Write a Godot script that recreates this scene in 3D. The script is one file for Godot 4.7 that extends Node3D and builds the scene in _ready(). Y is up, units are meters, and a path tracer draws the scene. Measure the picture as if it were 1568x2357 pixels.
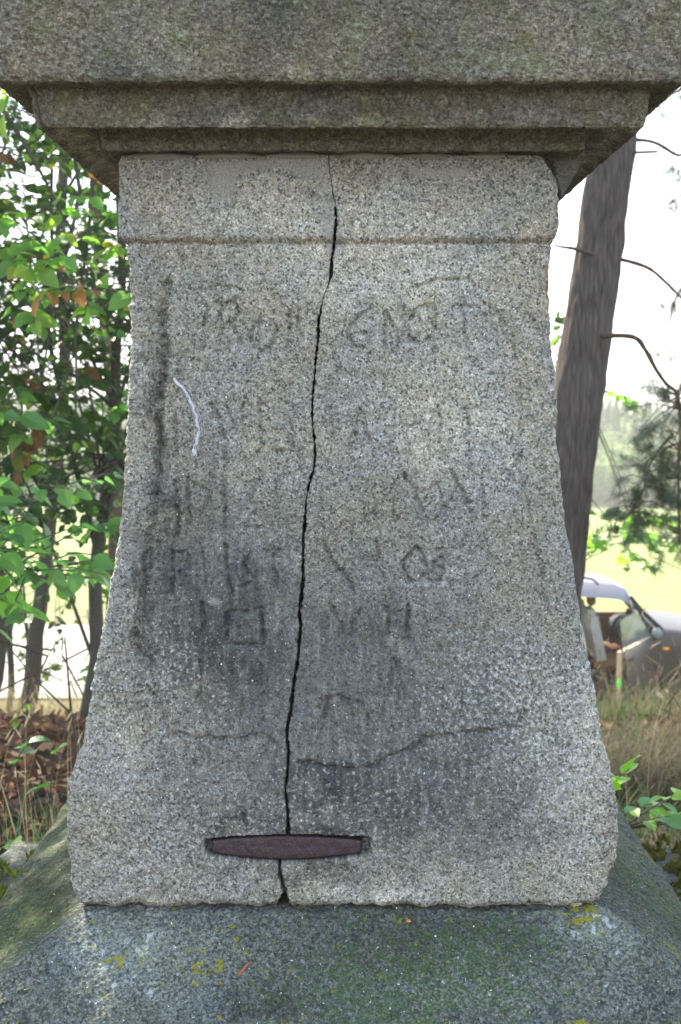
extends Node3D
# A weathered granite memorial (plinth, flared cracked shaft, stepped cap) at a wood's edge, seen from about two metres.
# Units metres; the camera stands at (0, 1.6, 0) and looks along -z; the memorial's axis is at z = -MC.

const EYE := 1.6
const MC := 2.42
const SUN_TO := Vector3(-0.52, 0.70, -0.72)      # towards the sun

# shaft outline: height, left edge, right edge, distance of the front face from z = 0
const SHAFT := [[0.735, -0.425, 0.412, 1.966], [0.739, -0.432, 0.424, 1.960], [0.751, -0.443, 0.438, 1.958], [0.769, -0.450, 0.446, 1.958], [0.784, -0.452, 0.449, 1.959], [0.807, -0.455, 0.458, 1.959],
	[0.844, -0.458, 0.465, 1.959], [0.882, -0.458, 0.465, 1.958], [0.919, -0.459, 0.463, 1.959], [0.941, -0.456, 0.461, 1.961], [0.955, -0.455, 0.458, 1.964], [0.968, -0.450, 0.455, 1.968],
	[1.024, -0.435, 0.443, 1.981], [1.095, -0.421, 0.430, 1.995], [1.166, -0.409, 0.416, 2.007], [1.238, -0.394, 0.407, 2.019], [1.311, -0.384, 0.394, 2.031], [1.383, -0.373, 0.382, 2.042],
	[1.457, -0.366, 0.375, 2.049], [1.530, -0.362, 0.369, 2.054], [1.604, -0.357, 0.365, 2.059], [1.706, -0.354, 0.357, 2.063], [1.786, -0.356, 0.353, 2.064], [1.849, -0.360, 0.353, 2.064],
	[1.854, -0.367, 0.355, 2.057], [1.860, -0.372, 0.360, 2.0525], [1.870, -0.373, 0.365, 2.0515], [1.934, -0.372, 0.365, 2.051], [1.962, -0.371, 0.358, 2.052], [1.982, -0.370, 0.346, 2.053], [1.994, -0.366, 0.339, 2.056]]
# the crack: height, place and width in millimetres
const CRACK := [
	[1976, -19, 1.5], [1941, -14, 1.5], [1913, -9, 2.2], [1888, -7, 3.7], [1877, -8, 6.6], [1858, -10, 5.9], [1839, -12, 3.7], [1822, -15, 4.4], [1796, -16, 5.2], [1782, -20, 1.5], [1768, -26, 2.2], [1746, -32, 2.2], [1722, -37, 3.7], [1702, -37, 5.2], [1683, -39, 4.4], [1655, -42, 3.0], [1626, -44, 3.0], [1600, -47, 3.7], [1567, -48, 3.7], [1541, -47, 3.0], [1522, -44, 3.7], [1494, -43, 3.7], [1472, -45, 3.7], [1458, -50, 4.4], [1444, -54, 3.7], [1420, -58, 2.2], [1391, -60, 2.9], [1380, -60, 6.6], [1362, -63, 4.4], [1325, -63, 4.4], [1302, -64, 4.4], [1288, -63, 6.6], [1259, -66, 6.5], [1230, -70, 5.8], [1209, -67, 4.3], [1191, -69, 6.5], [1170, -70, 5.0], [1145, -73, 5.8], [1123, -77, 5.0], [1086, -82, 5.7], [1059, -85, 5.7], [1038, -90, 6.4], [1024, -90, 5.0], [1000, -87, 5.0], [965, -89, 4.9], [944, -92, 3.5], [926, -90, 5.6], [904, -88, 6.3], [882, -87, 7.0], [862, -88, 8.4], [841, -96, 7.0], [820, -103, 7.7], [799, -102, 4.9], [783, -98, 6.3], [768, -94, 9.8], [757, -95, 12.7], [739, -96, 18.3]]
# worn carving on the face: depth, width, then points, all in millimetres
const STROKES := [
	[3.2, 6, -28, 1058, -24, 1085, -3, 1095, 15, 1085, 20, 1052],
	[2.8, 6, -240, 1150, -238, 1078],
	[2.6, 6, 96, 1150, 98, 1084],
	[2.6, 6, 60, 1160, 75, 1090, 90, 1155],
	[1.3, 5, -362, 1851, -200, 1850, 0, 1851, 200, 1850, 352, 1851],
	[5, 15, -290, 1782, -297, 1749, -301, 1706, -300, 1640, -305, 1567, -311, 1494, -319, 1420, -323, 1347, -330, 1289, -339, 1224, -346, 1166],
	[3, 5.8, -326, 1717, -310, 1719, -298, 1734],
	[2.0, 5.8, 220, 1789, 235, 1757, 268, 1724, 291, 1706, 300, 1604, 304, 1464, 323, 1383, 336, 1311, 355, 1224],
	[3.2, 5.0, 125, 1782, 165, 1786, 218, 1793],
	[2.4, 5.8, -252, 1770, -208, 1777, -164, 1773],
	[3.4, 10, -325, 1109, -308, 1086, -296, 1059, -288, 1027],
	[3.2, 10, -280, 1029, -221, 1024, -163, 1024, -134, 1027, -112, 1015, -94, 1000],
	[3.6, 10, -68, 988, -32, 977, 12, 974, 48, 979, 88, 991, 121, 1009, 139, 1021],
	[3.0, 10, 139, 1024, 201, 1032, 259, 1037, 296, 1041, 308, 1066],
	[3.6, 5.8, -227, 1749, -228, 1677],
	[3.6, 6.5, -202, 1757, -203, 1684],
	[3.2, 5.8, -202, 1749, -182, 1755, -170, 1739, -179, 1717, -200, 1712],
	[2.6, 5.8, -186, 1712, -170, 1680],
	[3.4, 6.5, -135, 1724, -151, 1706, -150, 1680, -131, 1672, -112, 1684, -110, 1710, -126, 1726, -135, 1724],
	[3.4, 6.5, -88, 1739, -88, 1677],
	[2.4, 5.8, -69, 1742, -69, 1680],
	[3.2, 5.8, 48, 1739, 23, 1724, 12, 1702, 21, 1680, 45, 1678, 50, 1699, 34, 1700],
	[3.2, 5.8, 75, 1680, 78, 1739, 104, 1684, 107, 1746],
	[3.6, 5.8, 152, 1749, 129, 1741, 113, 1717, 117, 1688, 135, 1678, 157, 1699],
	[3.6, 5.8, 158, 1749, 159, 1673],
	[3.0, 5.8, 207, 1764, 207, 1706, 216, 1677],
	[2.6, 5.8, 188, 1744, 228, 1745],
	[2.4, 5.8, 245, 1684, 261, 1741, 283, 1684],
	[3.0, 5.8, -280, 1567, -277, 1486],
	[3.4, 6.5, -221, 1582, -200, 1541, -195, 1486],
	[3.2, 5.8, -194, 1578, -176, 1530, -160, 1582],
	[2.8, 5.8, -139, 1589, -137, 1501],
	[2.8, 5.8, -106, 1585, -82, 1585, -83, 1501, -109, 1501],
	[2.4, 5.8, -18, 1574, -16, 1494],
	[2.4, 5.8, 12, 1494, 34, 1574, 57, 1494],
	[2.4, 5.8, 89, 1571, 89, 1497, 122, 1497],
	[2.8, 5.8, 166, 1578, 171, 1486],
	[2.4, 5.8, 203, 1574, 233, 1574, 216, 1574, 218, 1494],
	[2.0, 4.3, -36, 1472, 41, 1470],
	[4.2, 6.5, -280, 1453, -277, 1362],
	[4.0, 6.5, -261, 1457, -258, 1375],
	[3.0, 5.8, -258, 1453, -224, 1435, -220, 1383],
	[3.6, 6.5, -198, 1450, -195, 1369],
	[2.8, 5.8, -165, 1450, -136, 1451, -161, 1413, -136, 1411, -165, 1373, -131, 1373],
	[3.0, 5.8, -111, 1450, -108, 1383],
	[2.6, 5.8, 56, 1453, 60, 1387],
	[2.6, 5.8, 90, 1450, 91, 1387],
	[3.2, 5.8, 108, 1464, 130, 1420, 142, 1398],
	[3.2, 5.8, 186, 1472, 206, 1435, 220, 1400],
	[2.8, 5.8, 163, 1450, 176, 1398, 193, 1435],
	[2.0, 5.8, 240, 1464, 245, 1387],
	[4.0, 6.5, -284, 1333, -285, 1260],
	[3.4, 5.8, -284, 1329, -261, 1333, -256, 1303, -281, 1295],
	[3.0, 6.5, -233, 1333, -231, 1278],
	[4.0, 6.5, -194, 1343, -191, 1274, -179, 1267],
	[3.6, 5.8, -154, 1325, -168, 1311, -146, 1289, -165, 1274],
	[3.8, 6.5, -112, 1336, -110, 1278],
	[3.0, 5.8, -131, 1333, -90, 1334],
	[4.0, 6.5, -31, 1354, -18, 1325, 4, 1293, 21, 1274],
	[3.4, 5.8, 60, 1347, 65, 1303, 75, 1282],
	[3.8, 5.8, 124, 1335, 109, 1317, 112, 1289, 131, 1282, 147, 1298, 144, 1324, 128, 1337],
	[3.6, 5.8, 163, 1333, 175, 1337, 172, 1318, 159, 1314],
	[3.4, 5.8, 159, 1311, 175, 1298, 166, 1283, 151, 1285],
	[4.0, 7.2, -234, 1245, -232, 1188],
	[4.2, 7.2, -192, 1230, -193, 1181],
	[4.4, 7.2, -132, 1235, -130, 1181],
	[3.0, 6.5, -190, 1231, -135, 1235],
	[3.0, 6.5, -186, 1179, -135, 1178],
	[3.0, 5.8, -18, 1245, 12, 1188, 34, 1238],
	[4.0, 7.2, 76, 1260, 79, 1195],
	[4.0, 7.2, 113, 1245, 114, 1184],
	[2.6, 5.8, 79, 1227, 112, 1230],
	[2.6, 5.8, -135, 1145, -131, 1052],
	[2.4, 5.8, 12, 1088, 41, 1081, 45, 1038],
]
# stains on the face: x, y, half sizes in mm, strength (negative darkens)
const STAINS := [[-306, 1560, 16, 190, -75], [-336, 1250, 20, 160, -62], [-268, 1420, 60, 110, -38], [-223, 1195, 80, 90, -55], [-165, 1289, 60, 60, -36], [62, 1225, 80, 36, -26], [10, 1215, 60, 40, -16], [110, 1222, 20, 36, -20], [-164, 1123, 72, 60, -40],
	[-162, 882, 60, 14, -75], [-39, 890, 58, 18, -70], [-30, 806, 66, 20, -60], [-163, 812, 50, 12, -60], [-28, 962, 66, 22, -70], [201, 996, 90, 40, -22], [40, 1080, 130, 80, -16], [100, 930, 120, 60, -20],
	[428, 1060, 40, 120, 36], [-370, 1010, 60, 100, 18], [85, 1822, 260, 110, 46], [200, 1567, 150, 140, 32], [-150, 1900, 200, 60, 24], [55, 760, 78, 18, 70], [-352, 900, 80, 100, 10], [400, 880, 50, 110, 26], [-282, 1289, 32, 86, -40], [250, 1100, 130, 120, -18],
	[0, 1330, 420, 80, -10], [20, 1110, 360, 230, -38], [-200, 1230, 190, 150, -28], [-20, 950, 300, 100, -28], [150, 900, 240, 90, -24], [-250, 900, 140, 140, -16], [0, 1420, 400, 60, -10], [180, 800, 200, 50, 10], [-340, 1650, 14, 120, -26]]

var rng := RandomNumberGenerator.new()
var carve := PackedFloat32Array()     # 2 mm cells: x -0.5..0.5 (500), y 0.7..2.02 (660)
var taken := {}
var mat := {}

# ------------------------------------------------------------------ naming
func numbered(called: String) -> String:
	if not taken.has(called):
		taken[called] = 0
		return called
	taken[called] += 1
	return "%s_%03d" % [called, taken[called]]

func tag(o: Node, label := "", category := "", group := "", kind := "") -> Node:
	if label: o.set_meta("label", label)
	if category: o.set_meta("category", category)
	if group: o.set_meta("group", group)
	if kind: o.set_meta("kind", kind)
	return o

func thing(called: String, at: Vector3, label: String, category: String, group := "") -> Node3D:
	var o := Node3D.new()
	o.name = numbered(called)
	o.position = at
	add_child(o)
	tag(o, label, category, group)
	return o

# the mesh is given in world coordinates; a child's place is taken off its parent's
func part(called: String, mesh: Mesh, m: Material, parent: Node3D = null, local := false) -> MeshInstance3D:
	var o := MeshInstance3D.new()
	o.mesh = mesh
	o.material_override = m
	if parent == null:
		o.name = numbered(called)
		add_child(o, true)
	else:
		o.name = called
		parent.add_child(o, true)
		if not local:
			o.position = -origin_of(parent)
	return o

func origin_of(n: Node3D) -> Vector3:
	var p := Vector3.ZERO
	var k: Node = n
	while k is Node3D and k != self:
		p += (k as Node3D).position
		k = k.get_parent()
	return p

# ------------------------------------------------------------------ mesh buffer
class Buf:
	var v := PackedVector3Array()
	var n := PackedVector3Array()
	var uv := PackedVector2Array()
	var c := PackedColorArray()
	var idx := PackedInt32Array()
	var tint := Color(1, 1, 1)

	func add(p: Vector3, nn: Vector3, t := Vector2.ZERO) -> int:
		v.append(p); n.append(nn); uv.append(t); c.append(tint)
		return v.size() - 1

	func tri(a: Vector3, b: Vector3, d: Vector3) -> void:   # clockwise from the front
		var nn := (d - a).cross(b - a).normalized()
		var k := add(a, nn, Vector2(a.x, a.y)); add(b, nn, Vector2(b.x, b.y)); add(d, nn, Vector2(d.x, d.y))
		idx.append_array([k, k + 1, k + 2])

	func quad(a: Vector3, b: Vector3, d: Vector3, e: Vector3) -> void:
		tri(a, b, d); tri(a, d, e)

	func box(lo: Vector3, hi: Vector3, x := Transform3D()) -> void:
		var p := []
		for k in 8: p.append(x * Vector3(hi.x if k & 1 else lo.x, hi.y if k & 2 else lo.y, hi.z if k & 4 else lo.z))
		quad(p[4], p[6], p[7], p[5]); quad(p[1], p[3], p[2], p[0]); quad(p[5], p[7], p[3], p[1]); quad(p[0], p[2], p[6], p[4]); quad(p[6], p[2], p[3], p[7]); quad(p[0], p[4], p[5], p[1])

	func tube(pts: Array, radii: Array, sides := 6, cap := false) -> void:
		var first := v.size()
		var last_side := Vector3.ZERO
		var run := 0.0
		for i in pts.size():
			var d: Vector3 = (pts[mini(i + 1, pts.size() - 1)] - pts[maxi(i - 1, 0)]).normalized()
			var a := d.cross(Vector3(0.31, 0.17, 0.93)) if last_side == Vector3.ZERO else last_side - d * last_side.dot(d)
			if a.length() < 1e-4: a = d.cross(Vector3.RIGHT)
			a = a.normalized()
			last_side = a
			var b := d.cross(a)
			if i > 0: run += (pts[i] - pts[i - 1]).length()
			for k in sides + 1:
				var q := TAU * k / sides
				var o := a * cos(q) + b * sin(q)
				add(pts[i] + o * radii[mini(i, radii.size() - 1)], o, Vector2(float(k) / sides, run))
		var w := sides + 1
		for i in pts.size() - 1:
			for k in sides:
				var s := first + i * w + k
				idx.append_array([s, s + w, s + 1, s + 1, s + w, s + w + 1])
		if cap:
			var e: Vector3 = pts[-1]
			var m := add(e, (e - pts[-2]).normalized())
			for k in sides: idx.append_array([v.size() - 1 - w + k, m, v.size() - w + k])

	func mesh() -> ArrayMesh:
		var a := []
		a.resize(Mesh.ARRAY_MAX)
		a[Mesh.ARRAY_VERTEX] = v; a[Mesh.ARRAY_NORMAL] = n; a[Mesh.ARRAY_TEX_UV] = uv; a[Mesh.ARRAY_COLOR] = c; a[Mesh.ARRAY_INDEX] = idx
		var m := ArrayMesh.new()
		m.add_surface_from_arrays(Mesh.PRIMITIVE_TRIANGLES, a)
		return m

func normals_of(p: PackedVector3Array, w: int, h: int, closed := false) -> PackedVector3Array:
	var n := PackedVector3Array()
	n.resize(w * h)
	for j in h:
		var ju := mini(j + 1, h - 1) * w
		var jd := maxi(j - 1, 0) * w
		for i in w:
			var il := i - 1
			var ir := i + 1
			if il < 0: il = w - 2 if closed else 0
			if ir >= w: ir = 1 if closed else w - 1
			n[j * w + i] = (p[j * w + ir] - p[j * w + il]).cross(p[ju + i] - p[jd + i]).normalized()
	return n

# rows run upwards, columns to the right as seen from outside
func sheet(p: PackedVector3Array, uv: PackedVector2Array, w: int, h: int, closed := false, col := PackedColorArray()) -> ArrayMesh:
	var idx := PackedInt32Array()
	idx.resize((w - 1) * (h - 1) * 6)
	var k := 0
	for j in h - 1:
		for i in w - 1:
			var s := j * w + i
			idx[k] = s; idx[k + 1] = s + w; idx[k + 2] = s + 1; idx[k + 3] = s + 1; idx[k + 4] = s + w; idx[k + 5] = s + w + 1
			k += 6
	var a := []
	a.resize(Mesh.ARRAY_MAX)
	a[Mesh.ARRAY_VERTEX] = p; a[Mesh.ARRAY_NORMAL] = normals_of(p, w, h, closed); a[Mesh.ARRAY_TEX_UV] = uv; a[Mesh.ARRAY_INDEX] = idx
	if col.size(): a[Mesh.ARRAY_COLOR] = col
	var m := ArrayMesh.new()
	m.add_surface_from_arrays(Mesh.PRIMITIVE_TRIANGLES, a)
	return m

func nz(freq: float, sd: int, oct := 1, type := FastNoiseLite.TYPE_SIMPLEX_SMOOTH) -> FastNoiseLite:
	var f := FastNoiseLite.new()
	f.noise_type = type
	f.seed = sd
	f.frequency = freq
	f.fractal_type = FastNoiseLite.FRACTAL_FBM if oct > 1 else FastNoiseLite.FRACTAL_NONE
	f.fractal_octaves = oct
	return f

func cells(freq: float, sd: int, what := FastNoiseLite.RETURN_CELL_VALUE) -> FastNoiseLite:
	var f := nz(freq, sd, 1, FastNoiseLite.TYPE_CELLULAR)
	f.cellular_return_type = what
	f.cellular_jitter = 1.0
	f.domain_warp_enabled = false
	return f

func table(t: Array, x: float, col: int) -> float:      # rows sorted by column 0
	if x <= t[0][0]: return t[0][col]
	for i in range(1, t.size()):
		if x <= t[i][0]:
			var k: float = (x - t[i - 1][0]) / (t[i][0] - t[i - 1][0])
			return lerpf(t[i - 1][col], t[i][col], k)
	return t[-1][col]

func bytes(f: FastNoiseLite, w: int, h: int) -> PackedByteArray:
	var im := f.get_image(w, h)
	im.convert(Image.FORMAT_L8)
	return im.get_data()

func tex(im: Image) -> ImageTexture:
	return ImageTexture.create_from_image(im)

# ------------------------------------------------------------------ stone textures
# stones: [share of 0..255, r, g, b] in order; stain: bytes, 128 = none; layers: [bytes, mask bytes or empty, threshold, softness, colour]
func stone(w: int, h: int, sd: int, size: float, stones: Array, stain: PackedByteArray, strength: float, layers: Array, contrast := 0.5, glint := true) -> Image:
	var lr := PackedFloat32Array(); var lg := PackedFloat32Array(); var lb := PackedFloat32Array()
	var upto := 0.0
	var k := 0
	for q in 256:
		while k < stones.size() - 1 and q >= upto + stones[k][0] * 256.0:
			upto += stones[k][0] * 256.0
			k += 1
		lr.append(stones[k][1]); lg.append(stones[k][2]); lb.append(stones[k][3])
	var a := bytes(cells(1.0 / size, sd), w, h)
	var b := bytes(cells(1.0 / (size * 0.55), sd + 1), w, h)
	var f := bytes(nz(0.35, sd + 2, 2), w, h)
	var m := bytes(nz(0.035, sd + 3, 3), w, h)
	var tn := bytes(nz(0.006, sd + 4, 3), w, h)
	var out := PackedByteArray()
	out.resize(w * h * 3)
	var nl := layers.size()
	for i in w * h:
		var ia := a[i]
		var ib := b[i]
		var g := (1.0 - contrast * 0.5) + contrast * (f[i] * 1.25 + m[i] * 0.45 - 100) / 270.0
		var s := 1.0 + (stain[i] - 128) * strength if stain.size() else 1.0
		g *= s
		var r := (lr[ia] * 0.6 + lr[ib] * 0.4) * g
		var gg := (lg[ia] * 0.6 + lg[ib] * 0.4) * g
		var bb := (lb[ia] * 0.6 + lb[ib] * 0.4) * g
		var t := (tn[i] - 128) * 0.0002
		r *= 1.0 + t
		bb *= 1.0 - t * 1.6
		for q in nl:
			var l: Array = layers[q]
			var val: float = l[0][i]
			if l[1].size(): val += (l[1][i] - 255) * 1.0
			if val > l[2]:
				var x: float = minf(1.0, (val - l[2]) / l[3]) * l[4].a
				var sh := 0.75 + 0.5 * f[i] / 255.0
				r = lerpf(r, l[4].r * 255.0 * sh, x); gg = lerpf(gg, l[4].g * 255.0 * sh, x); bb = lerpf(bb, l[4].b * 255.0 * sh, x)
		if glint and ib == 200 and f[i] > 170:
			r = 250.0; gg = 250.0; bb = 255.0
		out[i * 3] = int(clampf(r, 4.0, 255.0)); out[i * 3 + 1] = int(clampf(gg, 4.0, 255.0)); out[i * 3 + 2] = int(clampf(bb, 4.0, 255.0))
	return Image.create_from_data(w, h, false, Image.FORMAT_RGB8, out)

# a smooth map of ellipses on a coarse grid, enlarged; rows run downwards from top
func blobs(list: Array, w: int, h: int, x0: float, top: float, per_m: float, base: int, warp: float) -> PackedByteArray:
	var q := 8
	var im := Image.create_empty(w / q, h / q, false, Image.FORMAT_L8)
	var f := nz(9.0, 77, 3)
	for j in h / q:
		for i in w / q:
			var x := x0 + (i * q) / per_m
			var y := top - (j * q) / per_m
			var wx := x + warp * f.get_noise_2d(x, y)
			var wy := y + warp * f.get_noise_2d(x + 9.0, y)
			var sum := float(base)
			for b in list:
				var dx: float = (wx - b[0] * 0.001) / (b[2] * 0.001)
				var dy: float = (wy - b[1] * 0.001) / (b[3] * 0.001)
				var d := dx * dx + dy * dy
				if d < 2.2: sum += b[4] * exp(-d * 1.3)
			im.set_pixel(i, j, Color8(int(clampf(sum, 0, 255)), 0, 0))
	im.resize(w, h, Image.INTERPOLATE_BILINEAR)
	return im.get_data()

func relief_map(w: int, h: int, sd: int, size: float, stretch := 1.0) -> ImageTexture:
	var sw := int(w / stretch)
	var a := bytes(cells(1.0 / size, sd), sw, h)
	var d := bytes(nz(0.22, sd + 2, 2), sw, h)
	var m := bytes(nz(0.05, sd + 3, 3), sw, h)
	var out := PackedByteArray()
	out.resize(sw * h)
	for i in sw * h: out[i] = (a[i] + d[i] * 2 + m[i] * 3) / 6
	var im := Image.create_from_data(sw, h, false, Image.FORMAT_L8, out)
	if sw != w: im.resize(w, h, Image.INTERPOLATE_CUBIC)
	return tex(im)

func std(color: Color, rough := 0.9, spec := 0.3) -> StandardMaterial3D:
	var m := StandardMaterial3D.new()
	m.albedo_color = color.linear_to_srgb()
	m.roughness = rough
	m.metallic_specular = spec
	return m

func leafy(color: Color, through: Color) -> StandardMaterial3D:
	var m := std(color, 0.42, 0.4)
	m.backlight_enabled = true
	m.backlight = through
	return m

func tinted(rough := 0.7, back := 0.0) -> StandardMaterial3D:
	var m := StandardMaterial3D.new()
	m.vertex_color_use_as_albedo = true
	m.roughness = rough
	m.metallic_specular = 0.3
	if back > 0.0:
		m.backlight_enabled = true
		m.backlight = Color(back, back, back).linear_to_srgb()
	return m

# ------------------------------------------------------------------ the memorial
func carve_strokes() -> void:
	carve.resize(500 * 660)
	var wob := nz(25.0, 5, 2)
	for s in STROKES:
		var half: float = s[1] * (0.66 if s[1] < 9.0 else 0.6)
		for k in range(2, s.size() - 2, 2):
			var a := Vector2(s[k], s[k + 1])
			var b := Vector2(s[k + 2], s[k + 3])
			var lo := a.min(b) - Vector2(14, 14)
			var hi := a.max(b) + Vector2(14, 14)
			for j in range(int((lo.y - 700) / 2), int((hi.y - 700) / 2) + 1):
				for i in range(int((lo.x + 500) / 2), int((hi.x + 500) / 2) + 1):
					if i < 0 or j < 0 or i >= 500 or j >= 660: continue
					var p := Vector2(i * 2 - 500, j * 2 + 700)
					var q := p + Vector2(wob.get_noise_2d(p.x * 0.001, p.y * 0.001), wob.get_noise_2d(p.x * 0.001 + 5, p.y * 0.001)) * 5.0
					var t := clampf((q - a).dot(b - a) / maxf((b - a).length_squared(), 1.0), 0, 1)
					var d := q.distance_to(a.lerp(b, t))
					var worn := 0.75 + 0.55 * wob.get_noise_2d(p.x * 0.002, p.y * 0.002 + 3.0)
					var depth: float = s[0] * (2.35 if s[2] > 0 else 2.1) * worn * (1.0 - smoothstep(half * 0.2, half * 1.15, d))
					carve[j * 500 + i] = maxf(carve[j * 500 + i], depth)

func carved(x: float, y: float) -> float:
	var fx := clampf((x + 0.5) * 500.0, 0, 498.9)
	var fy := clampf((y - 0.7) * 500.0, 0, 658.9)
	var i := int(fx)
	var j := int(fy)
	fx -= i
	fy -= j
	var k := j * 500 + i
	return lerpf(lerpf(carve[k], carve[k + 1], fx), lerpf(carve[k + 500], carve[k + 501], fx), fy)

func slot_depth(x: float, y: float) -> float:       # the pocket cut for the iron cramp
	var t := (x + 0.0880) / 0.1385
	if absf(t) > 1.0: return 0.0
	var top := 0.8645 - 0.0065 * t * t + 0.0015 * t
	var low := 0.8195 + 0.013 * t * t
	return 0.026 if y > low - 0.001 and y < top + 0.001 else 0.0

func shaft_mesh() -> ArrayMesh:
	var fine := nz(160.0, 11, 2)
	var mid := nz(26.0, 12, 3)
	var wide := nz(5.0, 13, 2)
	var coarse := nz(75.0, 14, 2)
	var nl := 170
	var nr := 215
	var arc := 7
	var side := 14
	var w := side + arc + nl + 2 + nr + arc + side
	var step := 0.002
	var h := int((1.994 - 0.735) / step) + 1
	var p := PackedVector3Array()
	var uv := PackedVector2Array()
	p.resize(w * h)
	uv.resize(w * h)
	var rad := 0.016
	var crack := CRACK.duplicate()
	crack.reverse()
	for j in h:
		var y := 0.735 + j * step
		var edge_noise := 0.0035 * mid.get_noise_2d(3.0, y) + 0.0005 * fine.get_noise_2d(3.0, y)
		var xl := table(SHAFT, y, 1) + edge_noise
		var xr := table(SHAFT, y, 2) + 0.0035 * mid.get_noise_2d(7.0, y) + 0.0005 * fine.get_noise_2d(7.0, y)
		var d := table(SHAFT, y, 3)
		if y < 0.752: d += 0.016 * pow((0.752 - y) / 0.017, 2.0) * 1.0
		var xc := table(crack, y * 1000.0, 1) * 0.001 + 0.0011 * fine.get_noise_2d(20.0, y * 0.7)
		var cw := maxf(0.0012, table(crack, y * 1000.0, 2) * 0.001 * (1.0 + 0.7 * coarse.get_noise_2d(31.0, y)))
		if y < 0.76: cw += 0.004 * (0.76 - y) / 0.025
		var cd := minf(0.05, maxf(0.0, cw - 0.0019) * 14.0 + 0.0042)
		for i in w:
			var x := 0.0
			var z := -d
			var out := Vector3(0, 0, 1)
			var s := 0.0
			var rel := true
			if i < side:                                  # left side, back to front
				var t := float(i) / side
				var back := -(MC + (MC - d))
				z = lerpf(back, -d - rad, pow(t, 0.6))
				x = xl
				out = Vector3(-1, 0, 0)
				s = xl - (-d - rad - z)
				rel = false
			elif i < side + arc:
				var q := PI * 0.5 * float(i - side) / arc
				x = xl + rad - rad * cos(q)
				z = -d - rad + rad * sin(q)
				out = Vector3(-cos(q), 0, sin(q))
				s = x
			elif i < side + arc + nl:
				var t := float(i - side - arc) / (nl - 1)
				x = lerpf(xl + rad, xc - cw * 0.5, t)
				s = x
			elif i < side + arc + nl + 2:                 # the crack's floor
				var right := i == side + arc + nl + 1
				x = xc + cw * (0.32 if right else -0.32)
				z = -d - cd
				s = x
				rel = false
			elif i < w - side - arc:
				var t := float(i - side - arc - nl - 2) / (nr - 1)
				x = lerpf(xc + cw * 0.5, xr - rad, t)
				s = x
			elif i < w - side:
				var q := PI * 0.5 * float(i - (w - side - arc)) / (arc - 1)
				x = xr - rad + rad * sin(q)
				z = -d - rad + rad * cos(q)
				out = Vector3(sin(q), 0, cos(q))
				s = x
			else:
				var t := float(i - (w - side) + 1) / side
				var back := -(MC + (MC - d))
				z = lerpf(-d - rad, back, pow(t, 1.6))
				x = xr
				out = Vector3(1, 0, 0)
				s = xr + (-d - rad - z)
				rel = false
			var flank := i < side - 1 or i > w - side
			var r := (0.0 if flank else 0.0008 if i < side + arc or i >= w - side - arc else 0.0015) * fine.get_noise_3d(x, y, z) + 0.0028 * mid.get_noise_3d(x, y, z) + 0.003 * wide.get_noise_3d(x, y, z)
			if not flank: r += 0.0024 * coarse.get_noise_3d(x, y, z) * (1.0 - 0.75 * smoothstep(-0.32, -0.12, x) + 0.35 * smoothstep(0.3, 0.4, x)) * (1.0 - 0.5 * smoothstep(1.75, 1.85, y))
			if rel:
				r -= carved(x, y) * 0.001
				var near := absf(x - xc)
				if near < 0.009 and cw > 0.003: r -= 0.0045 * pow(1.0 - near / 0.009, 2.0) * clampf(0.5 + 1.6 * coarse.get_noise_2d(y + (2.0 if x > xc else 0.0), 1.0), 0.0, 1.3)
				r -= slot_depth(x, y)
				if x < -0.30 and y < 1.75 and y > 1.1: r += 0.003 * smoothstep(-0.30, -0.325, x)
			var yy := y
			if y < 0.80: yy += (0.80 - y) / 0.065 * (0.0005 + 0.008 * mid.get_noise_2d(x * 0.6, 50.0) + 0.002 * fine.get_noise_2d(x * 0.6, 50.0))
			p[j * w + i] = Vector3(x, yy, z) + out * r
			uv[j * w + i] = Vector2(s + 0.512, (2.02 - y) / 1.3)
	return sheet(p, uv, w, h)

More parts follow.
